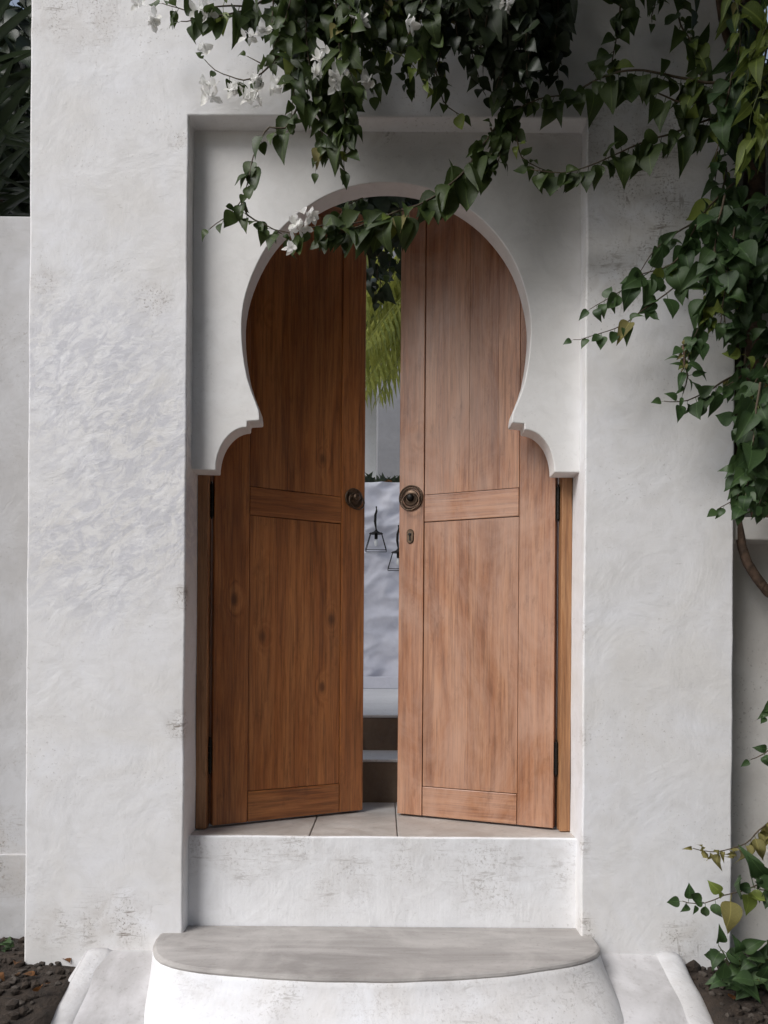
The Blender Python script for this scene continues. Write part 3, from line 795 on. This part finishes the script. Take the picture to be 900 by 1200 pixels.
# dense hanging tresses, left half
for (x, ye, dx, Y) in ((335,80,8,-.12),(352,140,-10,-.2),(372,175,6,-.18),(392,150,14,-.22),(408,185,-14,-.16),(430,110,8,-.24),(452,90,0,-.2),(470,100,10,-.14),(345,60,-25,-.26),(415,60,-8,-.28),(385,90,-12,-.1),(490,80,6,-.25)):
    S([(x,-40,Y),(x+dx*.4,ye*.4,Y-.02),(x+dx,ye,Y)], .074, .021, side=.7, jit=.4)
rgt = random.Random(21)
for i in range(26):
    x = rgt.uniform(325, 660); ye = rgt.uniform(35, 120)*(1 if x < 470 or x > 550 else .8); Y = rgt.uniform(-.32, -.08)
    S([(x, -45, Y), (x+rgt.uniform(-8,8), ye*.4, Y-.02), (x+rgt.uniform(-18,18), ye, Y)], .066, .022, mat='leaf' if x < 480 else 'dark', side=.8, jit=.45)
S([(395,100,-.18),(402,150,-.19),(404,200,-.19)], .085, .04, r=(.002,.001))
S([(380,110,-.18),(376,150,-.18),(370,200,-.17)], .06, .04, r=(.002,.001))
# long tress down over the arch's left shoulder
S([(362,60,-.16),(352,115,-.17),(334,150,-.18),(316,150,-.18),(300,175,-.17),(289,215,-.17),(282,235,-.16),(262,258,-.16),(246,268,-.16)], .068, .036)
S([(283,235,-.16),(290,252,-.16),(310,264,-.16),(330,274,-.15)], .05, .03)
# strand along the arch
S([(600,120,-.14),(566,170,-.15),(540,205,-.15),(505,233,-.15),(470,246,-.14),(438,258,-.13),(405,262,-.13),(372,266,-.14),(340,272,-.15),(318,268,-.15)], .084, .028, r=(.004,.0015))
S([(820,120,-.2),(790,118,-.2),(760,106,-.2),(740,112,-.2)], .07, .03)
S([(470,246,-.14),(430,262,-.14),(400,272,-.14),(376,282,-.14)], .07, .026)
S([(425,232,-.1),(408,240,-.11),(395,262,-.12),(402,282,-.12)], .06, .035, r=(.002,.001))
S([(505,234,-.14),(520,225,-.13),(530,222,-.13)], .045, .03)
# middle and right dense tresses
for (x, ye, dx, Y) in ((515,70,0,-.2),(530,60,10,-.26),(545,40,-5,-.15),(560,85,6,-.18),(578,110,10,-.12),(592,100,-4,-.22),(606,80,10,-.16),(625,70,-6,-.24),(640,90,14,-.14),(655,50,-4,-.2),(575,60,-12,-.3),(610,40,6,-.3),(500,50,8,-.3),(545,25,10,-.32)):
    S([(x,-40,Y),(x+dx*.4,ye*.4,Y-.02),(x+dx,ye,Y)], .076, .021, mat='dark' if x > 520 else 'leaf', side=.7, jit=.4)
S([(500,40,-.2),(505,70,-.2),(512,90,-.19),(520,118,-.19),(540,135,-.18)], .07, .035)
S([(590,100,-.15),(596,140,-.15),(590,170,-.15),(560,192,-.15),(530,212,-.14)], .062, .024)
S([(596,140,-.14),(606,160,-.15),(612,185,-.15),(640,200,-.15)], .055, .026)
S([(575,150,-.15),(586,180,-.16),(575,205,-.15)], .05, .025)
# two long arms reaching left from the climber
S([(905,112,-.16),(850,132,-.17),(800,152,-.18),(745,170,-.18),(700,192,-.18),(660,203,-.17),(622,198,-.16)], .084, .024, r=(.004,.0015), side=.35, jit=.2)
S([(880,80,-.2),(838,97,-.21),(790,88,-.2),(745,82,-.2),(705,92,-.19),(670,110,-.18),(632,116,-.17),(605,128,-.17)], .084, .022, r=(.0045,.0015), side=.5)
S([(728,-30,-.15),(726,10,-.16),(722,40,-.17),(716,84,-.17)], .072, .014, side=.8, jit=.5)
S([(800,-30,-.15),(795,20,-.16),(812,50,-.17),(824,72,-.18),(820,92,-.18)], .075, .024)
S([(655,-30,-.15),(662,6,-.15),(650,22,-.15)], .06, .03)
S([(770,-20,-.14),(768,6,-.14),(764,26,-.14)], .05, .03)
bg_.strand([(505,100,-.24),(470,64,-.26),(440,60,-.26),(400,62,-.25)], .03, .05, 'young', (.0014,.0008), stemmat='twigg', tipleaf=False)
for (x, y, Y, s) in ((164,6,-.13,.040),(178,24,-.14,.042),(237,10,-.15,.045),(248,20,-.15,.04),(238,60,-.16,.036),(246,112,-.17,.050),(242,104,-.17,.04),(274,104,-.18,.038),(292,112,-.18,.050),(302,120,-.18,.045),(290,48,-.2,.04),(308,34,-.22,.045),(325,100,-.2,.04),(379,66,-.29,.048),(396,98,-.26,.05),(428,98,-.27,.045),(372,85,-.26,.04),(423,20,-.33,.042),(478,30,-.34,.042),(594,6,-.34,.034),(346,266,-.19,.040),(362,254,-.19,.042),(341,292,-.18,.032),(352,262,-.19,.04),(300,92,-.19,.03),(507,243,-.14,.022)):
    bg_.flower(P(x, y, Y), s*.62)
# crown over the wall top and overhang above the frame
rg = random.Random(5)
for i in range(3400):
    x = rg.uniform(-.75, 1.5); y = rg.uniform(-.62, .5); z = rg.uniform(3.30, 3.85) + .12*abs(y)
    if z - 3.30 < -.25*(y+.2)*0: continue
    pth_ = proj(Vector((x, y, z)))
    if pth_[1] > -12: continue
    if x < -.35 and rg.random() < .6: continue
    bg_.leaf(Vector((x, y, z)), Vector((rg.uniform(-.8,.8), rg.uniform(-.9,.5), -1)), Vector((rg.uniform(-.6,.6), -1, rg.uniform(0,1.2))), rg.uniform(.06,.1), 'leaf')
for i in range(26):
    a = Vector((rg.uniform(-.5,1.3), rg.uniform(-.1,.4), ZTOP+.02)); b = a + Vector((rg.uniform(-.3,.3), rg.uniform(-.55,-.1), rg.uniform(.05,.3)))
    bg_.stem(spline([a, a.lerp(b, .5)+Vector((0,0,.12)), b], .06), .008, .003)
for i in range(3600):  # unseen overhang, its extent shaped to shade the upper right wall
    x = rg.uniform(-.75, 2.2); y = rg.uniform(-1.7, -.3); z = rg.uniform(3.30, 4.0) - .12*max(0, x-.8)
    v = Vector((x, y, z))
    if proj(v)[1] > -20 or noise.noise(v*1.9) < -.06 or x < -.02 - .35*(y+.5): continue
    bg_.leaf(v, Vector((rg.uniform(-.8,.8), rg.uniform(-.9,.5), -1)), Vector((rg.uniform(-.8,.8), -.6, rg.uniform(.2,1.4))), rg.uniform(.10,.15), 'leaf')
for i in range(16):
    a = Vector((rg.uniform(0,1.6), rg.uniform(-.1,.2), ZTOP+.05)); b = a + Vector((rg.uniform(-.3,.4), rg.uniform(-1.4,-.8), rg.uniform(.1,.4)))
    bg_.stem(spline([a, a.lerp(b, .5)+Vector((0,0,.2)), b], .08), .010, .003)
# inside face: tresses over the door heads
for i in range(800):
    x = rg.uniform(-.7,.7); y = rg.uniform(.50,1.0); z = rg.uniform(2.80,3.45)
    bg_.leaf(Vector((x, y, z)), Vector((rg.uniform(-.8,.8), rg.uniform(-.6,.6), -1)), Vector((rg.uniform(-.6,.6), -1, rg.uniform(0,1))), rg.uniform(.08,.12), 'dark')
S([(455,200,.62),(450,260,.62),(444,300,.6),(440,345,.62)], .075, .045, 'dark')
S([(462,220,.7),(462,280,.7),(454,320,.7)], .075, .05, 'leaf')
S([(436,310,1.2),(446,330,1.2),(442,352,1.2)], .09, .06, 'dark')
bg_.done()

# ------------------------------------------------------------------ climber on the right
cl = Plant('climbing_vine', (1.35, .02, .16), 'dark leafed climbing vine on a brown trunk at the right edge', 'vine')
S = cl.strand
tr = spline([Vector((1.42,.02,.14)), Vector((1.40,.02,.7)), P(930,735,.04), P(900,694,.03), P(876,660,.03), P(866,620,.04), P(864,560,.05), P(863,480,.05), P(862,380,.05), P(858,300,.04), P(850,200,.03), P(862,90,0), P(846,20,-.03), P(838,-60,-.03)], .04)
cl.stem(tr, .017, .011, 'bark', 'trunk', 10)
tr2 = spline([P(893,620,.06), P(886,540,.07), P(882,440,.07), P(880,330,.07), P(884,200,.06), P(880,60,.05), P(876,-60,.05)], .04)
cl.stem(tr2, .030, .034, 'bark', 'trunk', 10)
S([(860,215,-.12),(836,235,-.14),(812,270,-.16),(790,310,-.17),(752,322,-.17),(720,346,-.17),(692,362,-.16)], .074, .024, 'leafb')
S([(838,250,-.1),(808,262,-.12),(780,282,-.13),(762,300,-.13),(748,320,-.13)], .06, .04, 'leafb')
S([(800,330,-.16),(750,366,-.17),(722,385,-.17),(690,394,-.17),(672,398,-.17)], .055, .034, 'leafb', r=(.0025,.001))
S([(846,260,-.18),(832,310,-.2),(826,360,-.2),(812,395,-.2),(800,405,-.2)], .072, .028, 'leafb')
S([(838,330,-.18),(830,370,-.19),(814,400,-.19),(806,425,-.2)], .06, .032, 'leafb', young=.35)
S([(862,440,-.1),(840,450,-.13),(824,462,-.15),(806,470,-.16),(778,470,-.16)], .066, .03, 'leafb')
S([(800,420,-.2),(806,440,-.2),(800,462,-.2)], .075, .022, 'leafb', kind=LANCE, side=1.0)
cl.strand([(800,405,-.2),(802,424,-.21),(798,436,-.21)], .02, .012, 'dry', (.0035,.002), stemmat='bark', tipleaf=False)
# curtain of leaves along the right edge
rg = random.Random(11)
for i in range(17):
    x = rg.uniform(838, 925); y0 = rg.uniform(-40, 470); ln = rg.uniform(90, 190); Y = rg.uniform(-.32, -.02)
    ye = min(y0+ln, 598)
    if y0 > 300: x = rg.uniform(868, 930)
    S([(x+10, y0, Y),(x, (y0+ye)/2, Y-.03),(x-rg.uniform(-4,14), ye, Y-.01)], .070, .027, 'leafb', side=.8, jit=.5)
for pix in ([(905,470,-.12),(880,500,-.16),(868,540,-.16),(860,575,-.15)], [(910,520,-.12),(885,545,-.15),(866,580,-.15),(842,596,-.14)], [(905,560,-.15),(890,580,-.17),(872,596,-.17)], [(900,470,-.2),(895,540,-.2),(890,590,-.2)], [(880,430,-.14),(862,446,-.16),(850,452,-.16)], [(895,300,-.2),(870,350,-.22),(858,400,-.2)], [(900,420,-.22),(872,470,-.22),(862,500,-.2)], [(910,380,-.1),(890,430,-.12),(884,480,-.12)]):
    S(pix, .068, .024, 'leafb', side=.8)
for pix in ([(905,20,-.34),(880,70,-.36),(872,110,-.36)], [(910,70,-.34),(886,115,-.37),(878,150,-.36)], [(905,130,-.34),(885,160,-.36),(868,196,-.35)], [(850,-20,-.33),(864,10,-.35),(868,50,-.35)]):
    S(pix, .088, .032, 'young', kind=LANCE, stemmat='twigg', side=.9)
# unseen leaf masses beyond the right edge; the forward one is added for shade
for i in range(1500):
    x = rg.uniform(1.28, 2.3); y = rg.uniform(-.45, .18); z = rg.uniform(1.55, 3.6)
    v = Vector((x, y, z))
    if proj(v)[0] < 912: continue
    cl.leaf(v, Vector((rg.uniform(-.8,.8), rg.uniform(-.9,.4), -1)), Vector((rg.uniform(-.6,.6), -1, rg.uniform(0,1.2))), rg.uniform(.07,.1), 'leafb')
for i in range(5200):  # forward mass, added out of view to block light from the right front
    v = Vector((rg.uniform(1.1, 2.7), rg.uniform(-2.1, -.3), rg.uniform(2.6, 4.0)))
    if proj(v)[0] < 930 and proj(v)[1] > -30: continue
    if v.y < -D0+.5 or noise.noise(v*1.5) < -.22: continue
    cl.leaf(v, Vector((rg.uniform(-.8,.8), rg.uniform(-.9,.4), -1)), Vector((rg.uniform(-1,.3), -.7, rg.uniform(0,1.2))), rg.uniform(.10,.15), 'leafb')
for i in range(12):  # limbs for the added shading mass
    a = Vector((1.3, 0, rg.uniform(2.0,3.2))); b = Vector((rg.uniform(1.5,2.5), rg.uniform(-1.9,-.8), rg.uniform(3.0,3.8)))
    cl.stem(spline([a, a.lerp(b,.5)+Vector((.15,0,.15)), b], .1), .012, .004)
cl.done()

# ------------------------------------------------------------------ small plants on the ground
def sprig(name, base, label, cat, strands, group=None):
    p = Plant(name, base, label, cat, group)
    for s in strands: p.strand(**s)
    p.done()
sprig('withered_sprig', P(930, 1010, -.05), 'withered yellow brown sprig above the green sprigs, lower right', 'sprig',
    [dict(pix=[(930,940,-.04),(902,962,-.06),(880,984,-.08),(858,994,-.1),(834,998,-.1),(812,994,-.1)], size=.05, gap=.022, mat='dry', kind=WITH, r=(.003,.0012), jit=.5)])
sprig('leafy_branch', P(940, 1010, -.2), 'green leafy branch with small pale flower, crossing the wall corner', 'branch',
    [dict(pix=[(940,1010,-.2),(900,1030,-.2),(876,1042,-.2),(848,1050,-.2),(826,1058,-.2),(800,1056,-.2)], size=.075, gap=.022, mat='leafb', r=(.003,.0012), up=.9, side=1.2, jit=.5),
     dict(pix=[(940,1030,-.22),(905,1042,-.24),(884,1040,-.24)], size=.09, gap=.03, mat='leafb', up=.6, side=1.0)])
sprig('leafy_twig', P(940, 880, -.1), 'few green leaves poking in at the right edge beside the wall', 'twig',
    [dict(pix=[(945,840,-.1),(918,862,-.1),(896,884,-.1),(880,890,-.1)], size=.06, gap=.028, mat='leafb', up=.5, side=.9), dict(pix=[(930,810,-.1),(912,825,-.1),(898,838,-.1)], size=.055, gap=.03, mat='leafb')])
b0 = P(856, 1165, -.12)
sh = Plant('low_shrub', (b0.x, b0.y, .15), 'low green shrub growing in the soil bed at lower right', 'shrub')
for px, py, Y in ((842,1108,-.14),(866,1120,-.18),(885,1125,-.16),(905,1120,-.2),(846,1150,-.24),(890,1150,-.26),(925,1110,-.12)):
    tpt = P(px, py, Y); b = Vector((b0.x + rg.uniform(-.03,.12), b0.y, .15))
    pts = spline([b, b.lerp(tpt, .5)+Vector((0,0,.02)), tpt], .02); sh.stem(pts, .003, .0015, 'twigg')
    for q in range(2, len(pts), 2):
        for s in (-1, 1):
            sh.leaf(pts[q], Vector((s*rg.uniform(.5,1), rg.uniform(-.7,.2), rg.uniform(-.5,.5))), Vector((rg.uniform(-.3,.3), -.8, 1)), rg.uniform(.05,.085), 'leafb')
    sh.leaf(pts[-1], Vector((rg.uniform(-.5,.5), -.3, .8)), Vector((0,-1,.5)), .06, 'leafb')
sh.done()
b0 = P(8, 1125, .12)
sh = Plant('seedling', (b0.x, b0.y, .15), 'small seedling at the foot of the left garden wall', 'seedling')
for px, py in ((6,1100),(14,1108),(-4,1106)):
    tpt = P(px, py, .1); pts = spline([Vector((b0.x, b0.y, .15)), tpt], .02); sh.stem(pts, .002, .001, 'twigg')
    for q in (3, 6, 8):
        sh.leaf(pts[min(q, len(pts)-1)], Vector((rg.uniform(-1,1), -.5, rg.uniform(-.2,.5))), Vector((0,-.8,.8)), .04, 'leafb')
sh.done()

# ------------------------------------------------------------------ plants beyond the left wall
def strap_leaf(L, W, bend):
    V, Fc = [], []; n = 9
    for i in range(n+1):
        t = i/n; wd = W*(.5+.9*t if t < .4 else .86*(1-((t-.4)/.6)**2.2)+.001)
        c = Vector((0, bend*L*t*t, L*t - .25*abs(bend)*L*t*t*t))
        V += [tuple(c+Vector((-wd/2, -.15*wd, 0))), tuple(c), tuple(c+Vector((wd/2, -.15*wd, 0)))]
    for i in range(n):
        a, b = i*3, i*3+3; Fc += [(a,a+1,b+1,b),(a+1,a+2,b+2,b+1)]
    return V, Fc
rs = random.Random(3)
dra = empty('dracaena', (-1.85, .85, 0)); tag(dra, 'dark strap leafed plant showing above the left garden wall', 'plant')
bm = bmesh.new(); tube_bm(bm, spline([Vector((0,0,0)), Vector((.03,0,1.4)), Vector((.0,0,3.4))], .15), .045, 10); bobj('trunk', bm, M['bark'], dra, smooth=True)
smesh = []
for i in range(4):
    me = bpy.data.meshes.new('strap_leaf'); V, Fc = strap_leaf(rs.uniform(.6,.9), rs.uniform(.035,.05), rs.uniform(.15,.5)); me.from_pydata(V, [], Fc)
    for p in me.polygons: p.use_smooth = True
    me.materials.append(M['dark']); smesh.append(me)
for i in range(280):
    o = link('strap_leaf', smesh[i % 4], None, dra)
    o.location = (rs.uniform(-.04,.04), rs.uniform(-.04,.04), rs.uniform(2.3, 3.5))
    o.rotation_euler = (-R(rs.uniform(15, 115)), rs.uniform(-.3,.3), rs.uniform(0, 2*math.pi))
V, Fc = [], []
for i in range(17000):  # tall leaf screen added behind the camera to block low sky light
    v = Vector((rs.uniform(-4.2, 9.5), rs.uniform(-7.6, -6.0), rs.uniform(.1, 7.6)))
    if v.z > 6.4 + noise.noise(v*.8)*1.4 or v.x < -3.2 + noise.noise(v*1.1)*1.0: continue
    gv, gf = GEO[i % 6]; k = len(V); sz = rs.uniform(.26, .40)
    rot = frame(Vector((rs.uniform(-.8,.8), rs.uniform(-.5,.9), -1)), Vector((rs.uniform(-.6,.6), 1, rs.uniform(0,1))))
    V += [tuple(v + rot @ (Vector(q)*sz)) for q in gv]; Fc += [tuple(a+k for a in f_) for f_ in gf]
me = bpy.data.meshes.new('added_hedge'); me.from_pydata(V, [], Fc); tag(link('added_hedge', me, M['leaf']), 'tall green leaf screen added behind the camera to block low light', 'added_hedge', kind='stuff')
tre = Plant('dark_tree', (-2.6, 1.9, 0), 'dark leafy tree in the top left corner beyond the wall', 'tree')
tre.stem(spline([Vector((-2.6,1.9,0)), Vector((-2.5,1.9,2)), Vector((-2.3,1.9,3.6))], .2), .09, .04, 'bark', 'trunk', 10)
for i in range(14):
    a = Vector((-2.35,1.9,rs.uniform(2.8,3.5))); b = Vector((rs.uniform(-2.9,-1.4), rs.uniform(1.4,2.4), rs.uniform(3.2,4.3)))
    tre.stem(spline([a, a.lerp(b,.5)+Vector((0,0,.1)), b], .15), .02, .006, 'bark', 'limb')
for i in range(4200):
    v = Vector((rs.uniform(-3.0,-1.35), rs.uniform(1.3,2.5), rs.uniform(3.25,4.6)))
    if noise.noise(v*3.2) < -.32: continue
    tre.leaf(v, Vector((rs.uniform(-1,1), rs.uniform(-1,.5), -1)), Vector((rs.uniform(-.7,.7), -1, rs.uniform(0,1))), rs.uniform(.10,.16), 'dark')
tre.done(60)

# ------------------------------------------------------------------ palm behind the courtyard wall, tufts on it
palm = empty('palm_tree', (1.0, 4.7, 0)); tag(palm, 'yellow green palm with hanging fronds seen in the upper door gap', 'palm')
bm = bmesh.new(); tube_bm(bm, spline([Vector((0,0,0)), Vector((.05,0,2)), Vector((0,0,4.3))], .2), [.13]*1 + [.11]*200 if False else .11, 12); bobj('trunk', bm, M['bark'], palm, smooth=True)
def frond(tip, seed, mat='palm', drop=.55, st=2):
    r_ = random.Random(seed); a = Vector((0,0,4.3)); b = Vector(tip)
    pts = spline([a, a.lerp(b,.35)+Vector((0,0,.45)), a.lerp(b,.75)+Vector((0,0,.28)), b], .035)
    bm = bmesh.new(); tube_bm(bm, pts, [.014-.011*i/(len(pts)-1) for i in range(len(pts))], 5)
    for i in range(6, len(pts)-1, st):
        t = i/len(pts); tan = (pts[i+1]-pts[i-1]).normalized(); lat = tan.cross(Vector((0,0,1))).normalized()
        for s in (-1, 1):
            L = drop*math.sin(math.pi*min(1, .15+.8*t))*r_.uniform(.85,1.15)
            d = (lat*s*.55 + tan*.45 + Vector((0,0,-.75+r_.uniform(-.15,.15)))).normalized()
            e = (d*.7 + Vector((0,0,-.75))).normalized()
            wdir = tan*.021
            p0 = pts[i]; p1 = p0 + d*L*.5; p2 = p1 + e*L*.5
            q = [bm.verts.new(v) for v in (p0-wdir*.6, p0+wdir*.6, p1+wdir, p1-wdir, p2)]
            bm.faces.new((q[0],q[1],q[2],q[3])); bm.faces.new((q[3],q[2],q[4]))
    bobj('frond', bm, M[mat], palm)
k0 = 0
for tip in ((-1.0,-1.55,3.45), (-.95,-1.35,3.95), (-1.05,-1.65,2.95), (-1.35,-1.1,3.9), (-1.15,-1.9,3.2), (-1.25,-1.5,3.35), (-1.1,-1.2,3.9), (-1.45,-1.0,3.0), (-1.2,-1.75,2.9), (-1.5,-.4,3.6), (-1.3,.4,3.6), (-.4,-1.9,3.3), (.5,-1.7,3.3), (1.3,-1.0,3.4), (1.6,.2,3.5), (.9,1.3,3.5), (-.3,1.5,3.6), (-.9,-.9,4.6), (.6,.3,5.1)):
    frond(tip, k0, 'palm'); k0 += 1
for tip in ((-1.45,-1.5,3.05), (-1.5,-1.7,3.4), (-1.45,-1.3,3.7), (-1.6,-1.55,2.75), (-1.3,-1.8,3.9)):
    frond(tip, k0, 'palm', .72, 2); k0 += 1
for px, lab in ((434, 'spiky dark tuft on the courtyard wall beside the left door leaf'), (458, 'brown dry clump on the courtyard wall beside the right door leaf')):
    b = P(px, 565, YW+.08); b.z = ztop
    tf = Plant('wall_tuft', b, lab, 'plant', 'plants on top of the courtyard wall')
    for i in range(34):
        tf.leaf(b + Vector((rs.uniform(-.07,.07), rs.uniform(-.04,.06), 0)), Vector((rs.uniform(-1,1), rs.uniform(-.6,.6), rs.uniform(.15,1))), Vector((0,-1,.2)), rs.uniform(.05,.11), 'dark' if px < 440 or i % 3 else 'litter', LANCE)
    tf.done(60)
# hedge mass far behind, fills the far end of the courtyard
hd = Plant('hedge_tree', (-2.2, 8.3, 0), 'green tree behind the palm above the white building', 'tree')
hd.stem(spline([Vector((-2.2,8.3,0)), Vector((-2.0,8.3,2)), Vector((-1.6,8.3,4.4))], .3), .12, .05, 'bark', 'trunk', 10)
for i in range(2600):
    v = Vector((rs.gauss(-.9,.8), rs.gauss(8.2,.5), rs.gauss(6.0,1.0)))
    if v.z < 5.2: continue
    hd.leaf(v, Vector((rs.uniform(-1,1), rs.uniform(-1,.5), -1)), Vector((rs.uniform(-.7,.7), -1, rs.uniform(0,1))), rs.uniform(.16,.26), 'leaf')
hd.done(60)

# ------------------------------------------------------------------ pebbles and litter in the beds
def scatter(name, mat, n, size, flat, seed, label, cat):
    r_ = random.Random(seed); V, Fc = [], []
    ico = bmesh.new(); bmesh.ops.create_icosphere(ico, subdivisions=1, radius=1)
    iv = [v.co.copy() for v in ico.verts]; ifc = [tuple(v.index for v in f_.verts) for f_ in ico.faces]; ico.free()
    for i in range(n):
        s = r_.choice((-1, 1)); x = s*r_.uniform(.95, 1.75); y = r_.uniform(-.75, .11 if s > 0 else .21)
        sz = size*r_.uniform(.35, 1.3)*(1.6 if r_.random() < .06 else 1); k = len(V)
        q = Matrix.Rotation(r_.uniform(0, 6.28), 3, 'Z'); c = Vector((x, y, soil_z(x, y)+sz*flat*.35))
        for v in iv:
            u = Vector((v.x*r_.uniform(.8,1.2), v.y*.75*r_.uniform(.8,1.2), v.z*flat*r_.uniform(.7,1.2)))*sz
            V.append(tuple(c + q @ u))
        Fc += [tuple(a+k for a in f_) for f_ in ifc]
    me = bpy.data.meshes.new(name); me.from_pydata(V, [], Fc); o = link(name, me, mat); tag(o, label, cat, kind='stuff')
scatter('pebbles', M['stone'], 700, .013, .7, 1, 'small pebbles and clods lying in the soil beds', 'pebbles')
scatter('soil_clods', M['soil'], 900, .016, .75, 2, 'dark crumbly soil clods in the beds beside the path', 'soil')
V, Fc = [], []
r_ = random.Random(9)
for i in range(60):
    s = r_.choice((-1, 1)); x = s*r_.uniform(.95, 1.6); y = r_.uniform(-.6, .1); gv, gf = GEO[r_.randrange(9)]
    rot = frame(Vector((r_.uniform(-1,1), r_.uniform(-1,1), r_.uniform(-.1,.2))), Vector((r_.uniform(-.3,.3), r_.uniform(-.4,.1), 1))); k = len(V); sz = r_.uniform(.02,.045)
    V += [tuple(Vector((x, y, soil_z(x, y)+.012)) + rot @ (Vector(v)*sz)) for v in gv]; Fc += [tuple(a+k for a in f_) for f_ in gf]
me = bpy.data.meshes.new('leaf_litter'); me.from_pydata(V, [], Fc); tag(link('leaf_litter', me, M['litter']), 'brown and orange fallen leaves in the soil beds', 'leaf litter', kind='stuff')
